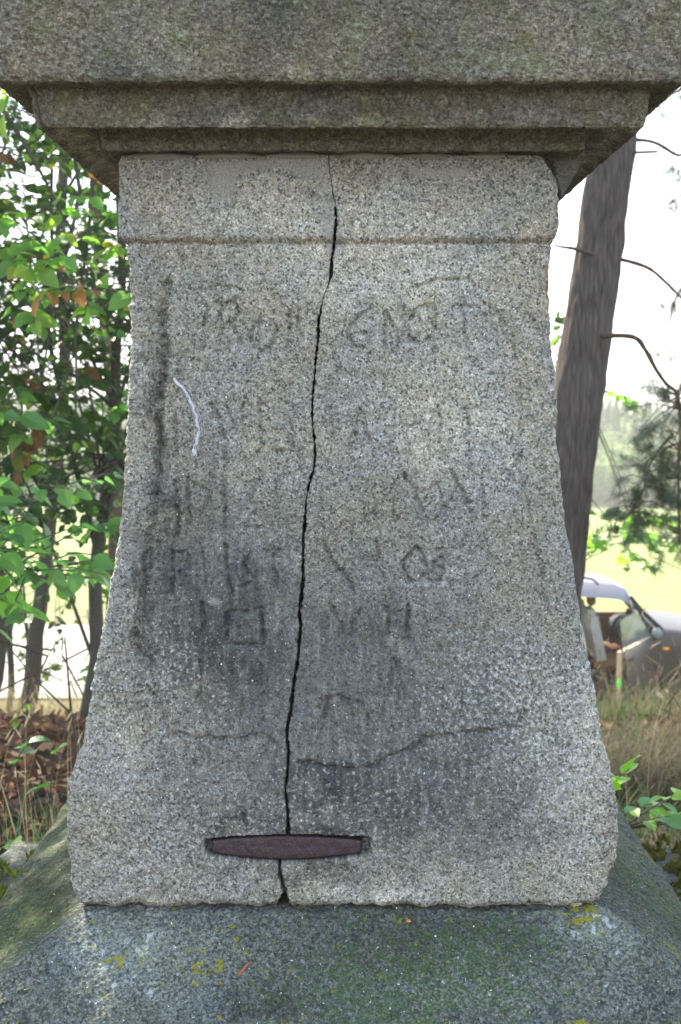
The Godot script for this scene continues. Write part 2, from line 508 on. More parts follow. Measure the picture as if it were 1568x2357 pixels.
# a profile (half width, height) carried round a square; the texture runs along the perimeter with x = 0 in the middle of the front
func square_lathe(profile: Array, row_step: float, front_step: float, rad: float, rough: Array, sd: int, top0 := 0.0, sides := []) -> ArrayMesh:
	var rows := []
	var run := 0.0
	for k in profile.size() - 1:
		var a := Vector2(profile[k][0], profile[k][1])
		var b := Vector2(profile[k + 1][0], profile[k + 1][1])
		var stp: float = profile[k][2] if profile[k].size() > 2 else row_step
		var n := maxi(1, int(ceil(a.distance_to(b) / stp)))
		for i in n: rows.append([a.lerp(b, float(i) / n), run + a.distance_to(b) * i / n])
		run += a.distance_to(b)
	rows.append([Vector2(profile[-1][0], profile[-1][1]), run])
	var big := 0.0
	for q in profile: big = maxf(big, q[0])
	var nf := int(2.0 * big / front_step)
	var counts := [nf, nf / 3, 24, nf / 3]
	var arc := 5
	var dirs := [Vector2(1, 0), Vector2(0, -1), Vector2(-1, 0), Vector2(0, 1)]        # x, z (front is +z)
	var outs := [Vector2(0, 1), Vector2(1, 0), Vector2(0, -1), Vector2(-1, 0)]
	var ring := []       # [side t -1..1 or corner angle, side number, corner?]
	for q in 4:
		for i in counts[q] + 1:
			var t: float = 2.0 * i / counts[q] - 1.0
			if q == 1: t = 2.0 * pow((t + 1) / 2, 1.5) - 1.0
			if q == 3: t = 1.0 - 2.0 * pow((1.0 - t) / 2, 1.5)
			ring.append([t, q, false])
		for i in range(1, arc): ring.append([float(i) / arc, q, true])
	ring.append(ring[0])
	var w := ring.size()
	var h := rows.size()
	var p := PackedVector3Array()
	var uv := PackedVector2Array()
	p.resize(w * h)
	uv.resize(w * h)
	for j in h:
		var a: float = rows[j][0].x
		var y: float = rows[j][0].y
		var r := minf(rad, a * 0.4)
		for i in w:
			var g: Array = ring[i]
			var q: int = g[1]
			var pos: Vector2
			var s := 0.0
			if g[2]:
				var c: Vector2 = (dirs[q] + outs[q]) * (a - r)
				var ang: float = g[0] * PI * 0.5
				pos = c + outs[q] * r * cos(ang) + dirs[q] * r * sin(ang)
				s = a - r + r * ang
			else:
				pos = outs[q] * a + dirs[q] * (a - r) * float(g[0])
				s = (a - r) * float(g[0])
			p[j * w + i] = Vector3(pos.x, y, pos.y - MC)
			uv[j * w + i] = Vector2((s + [0.0, 1.31, 2.57, -1.27][q]) / 1.024 + 0.5, top0 - float(rows[j][1]) / 1.024)
	var nn := normals_of(p, w, h, true)
	var fine := nz(rough[1], sd, 2)
	var mid := nz(rough[3], sd + 1, 3)
	var chips := nz(14.0, sd + 2, 2)
	for k in p.size():
		var v := p[k]
		var r: float = rough[0] * fine.get_noise_3d(v.x * 0.6, v.y * 1.4, v.z * 0.6) + rough[2] * mid.get_noise_3d(v.x, v.y, v.z)
		var e := chips.get_noise_3d(v.x, v.y, v.z)
		if e > 0.25: r -= (e - 0.25) * rough[2] * 2.0
		p[k] = v + nn[k] * r
	var col := PackedColorArray()
	if sides.size():          # side slopes tinted darker: moss on the left, plus shade put into the colour
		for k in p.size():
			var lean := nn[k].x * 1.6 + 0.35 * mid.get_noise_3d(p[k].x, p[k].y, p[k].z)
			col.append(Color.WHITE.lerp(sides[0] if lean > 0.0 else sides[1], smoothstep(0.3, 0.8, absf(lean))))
	return sheet(p, uv, w, h, true, col)

func memorial() -> void:
	var o := thing("stone_memorial", Vector3(0, 0, -MC), "weathered granite memorial with a flared cracked shaft, stepped cap and sloping plinth", "memorial")
	carve_strokes()
	# --- shaft
	var w := 1024
	var h := 1331
	var stain := blobs(STAINS, w, h, -0.512, 2.02, 1024.0, 127, 0.05)
	var sim := nz(0.06, 68, 4).get_image(w, h / 5)
	sim.convert(Image.FORMAT_L8)
	sim.resize(w, h, Image.INTERPOLATE_CUBIC)
	var streak := sim.get_data()
	var film_noise := bytes(nz(0.06, 67, 4), w, h)
	for j in h:                                     # dirt in the carving, darkened further to paint in relief shading
		for i in w:
			var y := 2.02 - j / 1024.0
			var sk := j * w + i
			if stain[sk] < 124: stain[sk] = maxi(16, int(124 + (stain[sk] - 124) * (0.30 + 0.85 * streak[sk] / 255.0 + 0.35 * film_noise[sk] / 255.0)))
			if y > 0.71 and y < 2.0:
				var c := carve[int((y - 0.7) * 500) * 500 + clampi(int((i / 1024.0 - 0.012) * 500), 0, 499)]
				if c > 0.5:
					var k := j * w + i
					stain[k] = maxi(20, stain[k] - int(c * 2.2))
	var spot := bytes(nz(0.095, 61, 3), w, h)
	var low := blobs([[-280, 1140, 130, 110, 70], [250, 1120, 190, 130, 75], [0, 900, 420, 150, 60], [-300, 820, 140, 110, 50], [380, 1000, 100, 200, 55], [60, 770, 140, 30, 60]], w, h, -0.512, 2.02, 1024.0, 172, 0.05)
	var smear := blobs([[-205, 1955, 34, 34, 200], [-150, 1978, 80, 16, 220], [-60, 1975, 44, 24, 210], [156, 1972, 80, 14, 180], [190, 1945, 26, 30, 110], [-15, 1860, 14, 46, 200], [-22, 1930, 10, 60, 120], [-220, 1262, 16, 12, 230], [240, 1950, 18, 16, 120]], w, h, -0.512, 2.02, 1024.0, 0, 0.02)
	var red := blobs([[352, 1800, 16, 60, 230], [355, 1752, 12, 60, 200]], w, h, -0.512, 2.02, 1024.0, 0, 0.02)
	var gold := blobs([[36, 826, 7, 9, 250], [0, 806, 5, 7, 230], [-26, 1768, 5, 5, 240], [-41, 1662, 4, 4, 220], [-205, 975, 5, 6, 200], [40, 765, 16, 6, 160], [92, 775, 9, 4, 140], [-345, 765, 14, 7, 140], [-270, 770, 10, 6, 90]], w, h, -0.512, 2.02, 1024.0, 0, 0.02)
	var tn := blobs([[215, 1650, 90, 130, 110], [300, 1500, 90, 200, 80], [120, 1930, 130, 40, 60], [60, 1080, 50, 130, 70], [170, 1020, 60, 40, 80]], w, h, -0.512, 2.02, 1024.0, 0, 0.04)
	var rnd := bytes(nz(0.09, 66, 3), w, h)
	var film := blobs([[0, 1130, 400, 260, 200], [0, 900, 330, 150, 140], [-200, 1300, 160, 160, 120], [220, 1000, 160, 160, 100], [330, 1180, 60, 160, -80], [-380, 980, 70, 120, -90], [60, 770, 200, 26, -140]], w, h, -0.512, 2.02, 1024.0, 60, 0.05)
	var im := stone(w, h, 21, 3.5, [[0.09, 55, 55, 54], [0.14, 91, 90, 86], [0.31, 119, 118, 112], [0.11, 130, 124, 106], [0.24, 142, 141, 134], [0.11, 163, 162, 156]], stain, 0.0058,
		[[rnd, tn, 20.0, 260.0, Color(0.56, 0.52, 0.41, 0.7)], [film_noise, film, 10.0, 130.0, Color(0.35, 0.375, 0.395, 0.2)], [streak, film, 40.0, 110.0, Color(0.22, 0.225, 0.23, 0.16)], [spot, low, 120.0, 56.0, Color(0.68, 0.685, 0.68, 0.6)], [smear, PackedByteArray(), 60.0, 110.0, Color(0.51, 0.505, 0.49, 0.75)], [rnd, red, 10.0, 90.0, Color(0.42, 0.20, 0.17, 0.75)], [rnd, gold, 50.0, 70.0, Color(0.62, 0.50, 0.10, 0.8)]])
	var m := StandardMaterial3D.new()
	m.albedo_texture = tex(im)
	m.roughness = 0.88
	m.metallic_specular = 0.35
	m.heightmap_enabled = true
	m.heightmap_scale = 0.28
	m.heightmap_texture = relief_map(w, h, 21, 3.5)
	var shaft := part("shaft", shaft_mesh(), m, o)
	# --- cap
	var cap_stain := blobs([[-120, 2240, 60, 130, -16], [0, 2280, 300, 40, -10], [80, 2180, 40, 100, -14], [-350, 2140, 40, 60, -10], [300, 2180, 120, 60, 12], [-280, 2200, 80, 40, 12], [-70, 2150, 40, 30, 30], [0, 2030, 480, 22, 50], [250, 2020, 160, 14, 28], [-250, 2020, 120, 12, 22], [0, 2085, 540, 16, -16]], w, 1024, -0.512, 2.60, 1024.0, 122, 0.04)
	var alg := bytes(nz(0.012, 41, 3), w, 1024)
	var crust := bytes(nz(0.06, 43, 3), w, 1024)
	var cim := stone(w, 1024, 40, 4.2, [[0.2, 69, 66, 58], [0.3, 92, 88, 77], [0.3, 108, 104, 92], [0.2, 130, 125, 112]], cap_stain, 0.009,
		[[alg, PackedByteArray(), 120.0, 110.0, Color(0.30, 0.32, 0.20, 0.45)], [crust, alg, 84.0, 70.0, Color(0.56, 0.58, 0.54, 0.4)], [crust, PackedByteArray(), 178.0, 40.0, Color(0.50, 0.51, 0.48, 0.4)]], 0.45, false)
	var cm := StandardMaterial3D.new()
	cm.albedo_texture = tex(cim)
	cm.roughness = 0.92
	cm.metallic_specular = 0.25
	cm.heightmap_enabled = true
	cm.heightmap_scale = 0.45
	cm.heightmap_texture = relief_map(w, 1024, 44, 4.0, 2.2)
	# the profile's length up to height y must match the texture's rows: top0 is set so that v = (2.60 - y) / 1.024 near the faces
	part("cap", square_lathe([[0.06, 2.000, 0.03], [0.368, 2.000, 0.004], [0.382, 1.9945, 0.003], [0.396, 1.9932, 0.003], [0.4005, 1.997, 0.003], [0.4015, 2.0105, 0.003], [0.407, 2.026, 0.005], [0.425, 2.030, 0.006], [0.458, 2.024, 0.004], [0.473, 2.0135, 0.003], [0.4775, 2.020, 0.0028], [0.4845, 2.066, 0.004], [0.489, 2.0725, 0.006], [0.517, 2.069, 0.004], [0.526, 2.0715, 0.003], [0.5295, 2.079, 0.0028], [0.533, 2.34, 0.006], [0.52, 2.365, 0.05], [0.05, 2.47]],
		0.004, 0.0027, 0.012, [0.0026, 120.0, 0.0030, 16.0], 51, 0.985), cm, o)
	# --- mortar lumps in the joint under the cap
	var mm := std(Color(0.20, 0.19, 0.165), 0.95)
	for q in [[-0.30, 0.05], [-0.19, 0.06], [-0.075, 0.05], [0.04, 0.05], [0.145, 0.04], [0.245, 0.035]]:
		part("mortar", lump(Vector3(q[0], 1.9925, -2.062), Vector3(q[1], 0.0085, 0.014), 0.25, int(q[0] * 1000)), mm, o)
	# --- iron cramp
	var iron := StandardMaterial3D.new()
	var iim := stone(512, 128, 90, 5.0, [[0.3, 36, 26, 27], [0.3, 52, 37, 38], [0.25, 54, 43, 54], [0.15, 78, 50, 38]], PackedByteArray(), 0.0, [[bytes(nz(0.02, 91, 2), 512, 128), PackedByteArray(), 120.0, 90.0, Color(0.23, 0.17, 0.30, 0.45)], [bytes(nz(0.16, 92, 1), 512, 128), PackedByteArray(), 226.0, 10.0, Color(0.6, 0.6, 0.55, 0.8)]], 0.6, false)
	iron.albedo_texture = tex(iim)
	iron.roughness = 0.6
	iron.metallic = 0.25
	iron.heightmap_enabled = true
	iron.heightmap_scale = 0.06
	iron.heightmap_texture = relief_map(512, 128, 93, 5.0)
	var iw := 90
	var ih := 17
	var ip := PackedVector3Array()
	var iuv := PackedVector2Array()
	var inz := nz(60.0, 94, 2)
	for j in ih:
		for i in iw:
			var t := 2.0 * i / (iw - 1) - 1.0
			var x := -0.0905 + 0.1275 * t
			var top := 0.8625 - 0.0085 * t * t
			var lo := 0.8215 + 0.013 * t * t
			var v := float(j - 2) / (ih - 5)
			var y := lerpf(lo, top, clampf(v, 0, 1))
			var z := -1.9625 + 0.0012 * inz.get_noise_2d(x, y)
			if v < 0 or v > 1: z -= 0.022
			var e := absf(t)
			if e > 0.985: z -= 0.022 * (e - 0.985) / 0.015
			z -= 0.0015 * pow(absf(clampf(v, 0, 1) * 2 - 1), 6.0)
			ip.append(Vector3(x, y, z))
			iuv.append(Vector2(float(i) / iw, 1.0 - clampf(v, 0, 1)))
	part("iron_cramp", sheet(ip, iuv, iw, ih), iron, o)
	# --- plinth
	var pl_stain := blobs([[0, 700, 520, 20, -36], [-330, 560, 120, 90, 22], [400, 610, 90, 60, 24], [150, 590, 200, 60, -22], [-120, 480, 60, 30, -30], [480, 450, 60, 60, -20], [-420, 600, 60, 40, 18]], w, 1024, -0.512, 0.9, 1024.0, 122, 0.05)
	var moss := blobs([[160, 560, 260, 80, 120], [60, 480, 240, 70, 150], [300, 620, 160, 40, 80], [-480, 700, 60, 60, 90], [20, 660, 100, 40, 60]], w, 1024, -0.512, 0.9, 1024.0, 128, 0.06)
	var crustm := blobs([[0, 560, 600, 200, 26], [-330, 560, 170, 140, 105], [-200, 690, 260, 26, 120], [0, 700, 420, 16, 110], [400, 620, 120, 70, 120], [200, 500, 200, 60, 60], [430, 480, 90, 90, 60]], w, 1024, -0.512, 0.9, 1024.0, 110, 0.05)
	var yel := blobs([[376, 652, 26, 20, 150], [-360, 560, 40, 20, 70], [-230, 530, 40, 40, 60], [85, 640, 20, 20, 60], [340, 430, 40, 26, 80], [-190, 600, 30, 30, 60]], w, 1024, -0.512, 0.9, 1024.0, 160, 0.03)
	var pim := stone(w, 1024, 70, 4.4, [[0.25, 48, 51, 48], [0.3, 71, 75, 71], [0.3, 88, 92, 88], [0.15, 108, 112, 108]], pl_stain, 0.008,
		[[bytes(nz(0.05, 74, 4), w, 1024), moss, 66.0, 90.0, Color(0.20, 0.265, 0.145, 0.6)], [bytes(nz(0.13, 71, 2), w, 1024), crustm, 46.0, 70.0, Color(0.50, 0.525, 0.50, 0.45)], [bytes(nz(0.035, 72, 3), w, 1024), crustm, 134.0, 24.0, Color(0.60, 0.62, 0.63, 0.7)], [bytes(nz(0.045, 73, 4), w, 1024), yel, 101.0, 36.0, Color(0.46, 0.44, 0.09, 0.75)]], 0.6)
	var pm := StandardMaterial3D.new()
	pm.albedo_texture = tex(pim)
	pm.roughness = 0.92
	pm.metallic_specular = 0.25
	pm.heightmap_enabled = true
	pm.heightmap_scale = 0.2
	pm.heightmap_texture = relief_map(w, 1024, 75, 4.2)
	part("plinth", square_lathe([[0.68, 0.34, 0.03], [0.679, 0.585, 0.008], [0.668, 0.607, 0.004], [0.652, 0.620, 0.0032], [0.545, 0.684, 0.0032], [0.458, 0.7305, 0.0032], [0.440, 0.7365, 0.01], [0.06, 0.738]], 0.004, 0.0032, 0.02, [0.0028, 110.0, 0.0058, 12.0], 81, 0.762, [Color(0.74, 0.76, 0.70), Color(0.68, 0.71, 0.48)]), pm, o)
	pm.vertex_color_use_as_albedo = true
	# --- base slab with moss
	var slab := part("base_slab", square_lathe([[0.97, -0.12, 0.03], [0.965, 0.27, 0.012], [0.945, 0.315, 0.012], [0.90, 0.333, 0.012], [0.55, 0.345]], 0.015, 0.012, 0.05, [0.006, 40.0, 0.02, 6.0], 83, 0.6), pm, o)
	var mossm := tinted(0.95)
	for q in [[-0.80, -3.06, 0.30, 0.16, 1500, Color(0.20, 0.24, 0.035)], [-0.88, -2.75, 0.12, 0.3, 900, Color(0.19, 0.21, 0.03)], [0.90, -3.18, 0.22, 0.16, 1700, Color(0.13, 0.125, 0.02)], [0.93, -2.8, 0.10, 0.3, 900, Color(0.12, 0.12, 0.02)]]:
		var mi := MultiMeshInstance3D.new()
		mi.name = "moss"
		mi.multimesh = scatter_moss(Vector3(q[0], 0.338, q[1]), q[2], q[3], q[4], q[5])
		mi.material_override = mossm
		o.add_child(mi, true)
		mi.position = -o.position
		tag(mi, "", "", "", "stuff")

func scatter_moss(c: Vector3, rx: float, rz: float, n: int, col: Color) -> MultiMesh:
	var b := Buf.new()
	for k in 3:
		var a := k * 1.05
		var d := Vector3(cos(a), 0, sin(a)) * 0.004
		b.tri(-d, Vector3(0.003, 0.014, 0), d)
	var mm := MultiMesh.new()
	mm.transform_format = MultiMesh.TRANSFORM_3D
	mm.use_colors = true
	mm.mesh = b.mesh()
	mm.instance_count = n
	var r := RandomNumberGenerator.new()
	r.seed = int(c.x * 1000) + 5000
	var f := nz(9.0, 3, 2)
	for k in n:
		var x := 0.0
		var z := 0.0
		for tries in 12:
			x = c.x + r.randf_range(-rx, rx)
			z = c.z + r.randf_range(-rz, rz)
			if f.get_noise_2d(x, z) > 0.02: break
		var y := c.y + maxf(0, f.get_noise_2d(x, z)) * 0.05 - 0.006
		mm.set_instance_transform(k, Transform3D(Basis.from_euler(Vector3(r.randf_range(-0.6, 0.6), r.randf() * TAU, r.randf_range(-0.6, 0.6))).scaled(Vector3.ONE * r.randf_range(0.7, 1.5)), Vector3(x, y, z)))
		mm.set_instance_color(k, col * r.randf_range(0.6, 1.3))
	return mm

# a rounded uneven lump
func lump(c: Vector3, half: Vector3, rough: float, sd: int) -> ArrayMesh:
	var f := nz(1.7, sd, 3)
	var p := PackedVector3Array()
	var uv := PackedVector2Array()
	var w := 19
	var h := 11
	for j in h:
		for i in w:
			var a := TAU * i / (w - 1)
			var b := PI * (float(j) / (h - 1) - 0.5)
			var d := Vector3(cos(b) * cos(a), sin(b), -cos(b) * sin(a))
			p.append(c + d * half * (1.0 + rough * f.get_noise_3d(d.x, d.y, d.z)))
			uv.append(Vector2(i, j) / 10.0)
	return sheet(p, uv, w, h, true)

# ------------------------------------------------------------------ land
const FALL := [[0.0, 0.0], [4.8, 0.0], [6.2, -0.14], [7.2, -0.42], [9.0, -1.02], [12.0, -1.78], [14.2, -2.26], [15.2, -2.44], [21.2, -2.44], [24.0, -2.7], [60.0, -5.4], [120.0, -10.2], [150.0, -12.7], [180.0, -13.6], [260.0, -14.0], [900.0, -14.0]]
var bump := nz(0.55, 101, 3)

func land(x: float, z: float) -> float:
	var d := -z
	var y := table(FALL, d, 1)
	var road := smoothstep(13.5, 15.0, d) * (1.0 - smoothstep(21.2, 24.0, d))
	y += bump.get_noise_2d(x, z) * lerpf(0.07, 0.012, road) * smoothstep(3.0, 4.5, absf(d - 2.4) + absf(x) * 1.5)
	return y

func ground() -> void:
	var xs := []
	var zs := []
	var q := 0.0
	while q < 700.0:
		xs.append(q)
		q += 0.14 if q < 5.0 else q * 0.07
	var neg := []
	for k in range(xs.size() - 1, 0, -1): neg.append(-xs[k])
	xs = neg + xs
	q = -900.0
	while q < 40.0:
		zs.append(q)
		q += 0.12 if q > -10.0 and q < 0.5 else maxf(0.12, absf(q) * 0.035)
	var p := PackedVector3Array()
	var uv := PackedVector2Array()
	var col := PackedColorArray()
	var f := nz(0.8, 102, 3)
	zs.reverse()
	for z in zs:
		for x in xs:
			p.append(Vector3(x, land(x, z), z))
			uv.append(Vector2(x, z))
			var d: float = -z
			var n := f.get_noise_2d(x, z)
			var litter := Color(0.075, 0.045, 0.028)
			var turf := Color(0.085, 0.075, 0.04)
			var meadow := Color(0.36, 0.43, 0.15)
			var c := litter.lerp(turf, smoothstep(-0.5, 0.9, x + n * 1.2 + smoothstep(6.0, 9.0, d) * 1.6))
			c = c.lerp(Color(0.30, 0.26, 0.14), smoothstep(11.0, 13.5, d + n))
			c = c.lerp(meadow, smoothstep(21.5, 26.0, d))
			c = c.lerp(Color(0.17, 0.145, 0.10), 1.0 - smoothstep(0.6, 1.6, d + n * 0.5))  # paler unseen ground in front, added to bounce light onto the cap
			col.append(c * (1.0 + 0.45 * n))
	var m := tinted(0.95)
	m.albedo_texture = speckle(256, 7, 0.55)
	m.uv1_triplanar = true
	m.uv1_world_triplanar = true
	m.uv1_scale = Vector3(1.3, 1.3, 1.3)
	m.heightmap_enabled = true
	m.heightmap_scale = 2.0
	m.heightmap_texture = speckle(256, 8, 0.0)
	var o := part("ground", sheet(p, uv, xs.size(), zs.size(), false, col), m)
	tag(o, "brown leafy bank falling away behind the memorial to a road and a pale meadow", "ground", "", "structure")
	# the road
	p = PackedVector3Array()
	uv = PackedVector2Array()
	for j in 14:
		for i in 60:
			var x := -60.0 + i * 2.0
			var d := lerpf(15.7, 20.8, j / 13.0) + 0.15 * f.get_noise_2d(x, j * 0.1)
			p.append(Vector3(x, -2.41 + 0.03 * sin(PI * j / 13.0), -d))
			uv.append(Vector2(x, d))
	var rm := std(Color(0.36, 0.345, 0.31), 0.9)
	rm.albedo_texture = speckle(256, 9, 0.75)
	rm.uv1_triplanar = true
	rm.uv1_world_triplanar = true
	var r := part("road", sheet(p, uv, 60, 14), rm)
	tag(r, "pale sunlit gravel road behind the trees", "road", "", "structure")

func speckle(n: int, sd: int, base: float) -> ImageTexture:
	var f := nz(0.12, sd, 4)
	var im := f.get_seamless_image(n, n)
	im.convert(Image.FORMAT_L8)
	if base > 0.0:
		var d := im.get_data()
		for k in d.size(): d[k] = int(255.0 * (base + (1.0 - base) * d[k] / 255.0))
		im = Image.create_from_data(n, n, false, Image.FORMAT_L8, d)
	return tex(im)

# ------------------------------------------------------------------ leaves
func leaf_mesh(length: float, width: float, droop: float, fold: float, tint := Color(1, 1, 1)) -> ArrayMesh:
	var b := Buf.new()
	b.tint = tint
	var n := 6
	var prev := []
	for k in n + 1:
		var t := float(k) / n
		var hw := width * 0.5 * pow(sin(PI * pow(t, 0.8)), 0.75)
		var z := length * t
		var y := -droop * length * t * t
		var row := [Vector3(-hw, y + fold * hw, z), Vector3(0, y, z), Vector3(hw, y + fold * hw, z)]
		if k:
			for s in 2:
				b.quad(prev[s], row[s], row[s + 1], prev[s + 1])
		prev = row
	return b.mesh()

func lobed_mesh(size: float) -> ArrayMesh:
	var b := Buf.new()
	var pts := []
	for q in [[0.0, 0.0], [0.22, 0.02], [0.5, -0.02], [0.40, 0.20], [0.62, 0.42], [0.36, 0.46], [0.34, 0.66], [0.17, 0.62], [0.0, 1.0]]:
		pts.append(Vector3(q[0], 0.10 * q[0] - 0.25 * q[1] * q[1], q[1]) * size)
	var c := Vector3(0, -0.04, 0.42) * size
	for k in pts.size() - 1:
		b.tri(c, pts[k], pts[k + 1])
		var m := Vector3(-1, 1, 1)
		b.tri(c, pts[k + 1] * m, pts[k] * m)
	return b.mesh()

func leaf_at(p: Vector3, dir: Vector3, roll: float, s: float) -> Transform3D:
	var z := dir.normalized()
	var x := Vector3.UP.cross(z)
	if x.length() < 0.05: x = Vector3.RIGHT
	x = x.normalized()
	var y := z.cross(x)
	return Transform3D(Basis(x, y, z).rotated(z, roll).scaled_local(Vector3.ONE * s), p)

func in_view(p: Vector3) -> bool:
	return p.z < -3.0 and absf(p.x / p.z) < 0.30 and absf(p.x / p.z) > 0.155 and (p.y - EYE) / -p.z < 0.4

# crowns: [centre, half size, number of twigs]; the leaves that stand nearest become parts of their own
func broadleaf(called: String, label: String, stems: Array, crowns: Array, leaf: Mesh, size: float, tones: Array, sd: int, single: int, wood: Material, droopy := 0.5, category := "tree", spread := 1.0) -> Node3D:
	var r := RandomNumberGenerator.new()
	r.seed = sd
	var base: Vector3 = stems[0][0][0]
	var o := thing(called, base, label, category)
	var wob := nz(0.6, sd, 2)
	for s in stems:
		var b := Buf.new()
		var pts := []
		var rad := []
		var n: int = s[0].size()
		for k in (n - 1) * 6 + 1:
			var t := k / 6.0
			var i := mini(int(t), n - 2)
			var v: Vector3 = s[0][i].lerp(s[0][i + 1], t - i)
			pts.append(v + Vector3(wob.get_noise_2d(v.y, 1.0), 0, wob.get_noise_2d(v.y, 9.0)) * 0.05)
			rad.append(lerpf(s[1], s[2], t / (n - 1)) * (1.0 + 0.10 * wob.get_noise_2d(v.y * 9.0, 4.0)))
		rad[0] *= 1.35
		b.tube(pts, rad, 9)
		part("trunk", b.mesh(), wood, o)
	var tb := Buf.new()
	var places := []
	var trunk_top: Array = stems[0][0]
	for c in crowns:
		var centre: Vector3 = c[0]
		var half: Vector3 = c[1]
		# boughs: a few limbs from the stem into this crown
		var boughs := []
		for q in maxi(2, int(c[2] / 55)):
			var from: Vector3 = trunk_top[r.randi_range(0, trunk_top.size() - 1)] if trunk_top.size() < 3 else trunk_top[r.randi_range(1, trunk_top.size() - 1)]
			var to := centre + Vector3(r.randf_range(-1, 1) * half.x, r.randf_range(-1, 1) * half.y, r.randf_range(-1, 1) * half.z)
			var mid := from.lerp(to, 0.5) + Vector3(0, 0.12, 0) * from.distance_to(to)
			var bend := []
			for k in 7:
				var t := k / 6.0
				bend.append(from.lerp(mid, t).lerp(mid.lerp(to, t), t))
			var th: float = minf(1.0, stems[0][1] / 0.03)
			tb.tube(bend, [0.013 * th, 0.011 * th, 0.010 * th, 0.008 * th, 0.006 * th, 0.005 * th, 0.003 * th], 5)
			boughs.append(bend)
		for q in c[2]:
			var p := centre + Vector3(r.randf_range(-1, 1) * half.x, r.randf_range(-1, 1) * half.y, r.randf_range(-1, 1) * half.z)
			if wob.get_noise_3d(p.x * 1.6, p.y * 2.4, p.z * 1.6) < -0.27: continue
			var near: Vector3 = boughs[0][6]
			for bend in boughs:
				for k in range(2, 7):
					if bend[k].distance_to(p) < near.distance_to(p): near = bend[k]
			var d := (p - near)
			d.y *= 0.4
			d = (d.normalized() + Vector3(r.randf_range(-0.6, 0.6), r.randf_range(-0.25, 0.2), r.randf_range(-0.6, 0.6))).normalized()
			var span := size * r.randf_range(2.2, 3.6)
			var a := p
			var z := p + d * span - Vector3(0, 0.10, 0) * span
			tb.tube([near.lerp(a, 0.0 if near.distance_to(a) < 0.6 else 0.5), a, a.lerp(z, 0.5) + Vector3(0, 0.02, 0), z], [0.004, 0.003, 0.0024, 0.0012], 4)
			var n := r.randi_range(5, 8)
			var tone: int = r.randi_range(0, tones.size() - 1)
			for k in n:
				var t := (k + 0.5) / n
				var lp := a.lerp(z, t)
				var side := d.cross(Vector3.UP).normalized() * (1.0 if k % 2 else -1.0)
				var ld := d * 0.6 + side * r.randf_range(0.6, 1.1) * (0.0 if k == n - 1 else 1.0) + Vector3(0, r.randf_range(-1.0, 0.25) * droopy, 0)
				var tt: Color = tones[tone if r.randf() < 0.7 else r.randi_range(0, tones.size() - 1)]
				places.append([leaf_at(lp, ld, r.randf_range(-1.0, 1.0), r.randf_range(0.55, 1.2)), tt * r.randf_range(1.0, 1.7), lp])
	part("twigs", tb.mesh(), wood, o)
	places.sort_custom(func(a, b): return (a[2].z if in_view(a[2]) else a[2].z - 50.0) > (b[2].z if in_view(b[2]) else b[2].z - 50.0))
	var by_tone := {}
	for k in mini(single, places.size()):
		var tt: Color = places[k][1]
		var key := int(tt.r * 24.0) * 10000 + int(tt.g * 20.0) * 100 + int(tt.b * 20.0)
		if not by_tone.has(key):
			var lm := tinted(0.38, 0.55)
			lm.metallic_specular = 0.35
			lm.albedo_color = Color(maxf(tt.r, 0.004), tt.g, maxf(tt.b, 0.003)).linear_to_srgb()
			lm.backlight = through(tt)
			lm.vertex_color_use_as_albedo = false
			by_tone[key] = lm
		var l := part("leaf", leaf, by_tone[key], o, true)
		l.transform = Transform3D(places[k][0].basis, places[k][0].origin - o.position)
	var rest := places.slice(mini(single, places.size()))
	if rest.size():
		var mi := MultiMeshInstance3D.new()
		mi.name = "foliage"
		var mm := MultiMesh.new()
		mm.transform_format = MultiMesh.TRANSFORM_3D
		mm.use_colors = true
		mm.mesh = leaf
		mm.instance_count = rest.size()
		for k in rest.size():
			mm.set_instance_transform(k, rest[k][0])
			mm.set_instance_color(k, rest[k][1])
		mi.multimesh = mm
		mi.material_override = mat.foliage
		o.add_child(mi, true)
		mi.position = -o.position
		tag(mi, "", "", "", "stuff")
	return o

func through(t: Color) -> Color:      # the light that a leaf of this colour lets pass: yellower and more saturated
	var k := 0.85 / maxf(maxf(t.r, t.g), maxf(t.b, 0.001))
	return (Color(clampf(t.r * k * 1.0, 0, 1), clampf(t.g * k, 0, 1), clampf(t.b * k * 0.5, 0, 1)) * 0.78).linear_to_srgb()

func bark(sd: int, dark: Color, pale: Color, sx: float, sy: float, relief: float) -> StandardMaterial3D:
	var f := cells(0.045, sd, FastNoiseLite.RETURN_DISTANCE2_SUB)
	var a := f.get_seamless_image(256, 256)
	a.convert(Image.FORMAT_L8)
	var g := nz(0.08, sd + 1, 4).get_seamless_image(256, 256)
	g.convert(Image.FORMAT_L8)
	var da := a.get_data()
	var dg := g.get_data()
	var out := PackedByteArray()
	out.resize(da.size() * 3)
	for k in da.size():
		var t := clampf(da[k] / 150.0, 0, 1) * 0.35 + dg[k] / 255.0 * 0.65
		var c := dark.lerp(pale, t).linear_to_srgb()
		out[k * 3] = int(c.r * 255); out[k * 3 + 1] = int(c.g * 255); out[k * 3 + 2] = int(c.b * 255)
		dg[k] = int(clampf(da[k] * 0.7 + dg[k] * 0.4, 0, 255))
	var m := StandardMaterial3D.new()
	m.albedo_texture = tex(Image.create_from_data(256, 256, false, Image.FORMAT_RGB8, out))
	m.heightmap_enabled = true
	m.heightmap_scale = relief
	m.heightmap_texture = tex(Image.create_from_data(256, 256, false, Image.FORMAT_L8, dg))
	m.roughness = 0.95
	m.metallic_specular = 0.2
	m.uv1_triplanar = true
	m.uv1_world_triplanar = true
	m.uv1_scale = Vector3(sx, sy, sx)
	return m

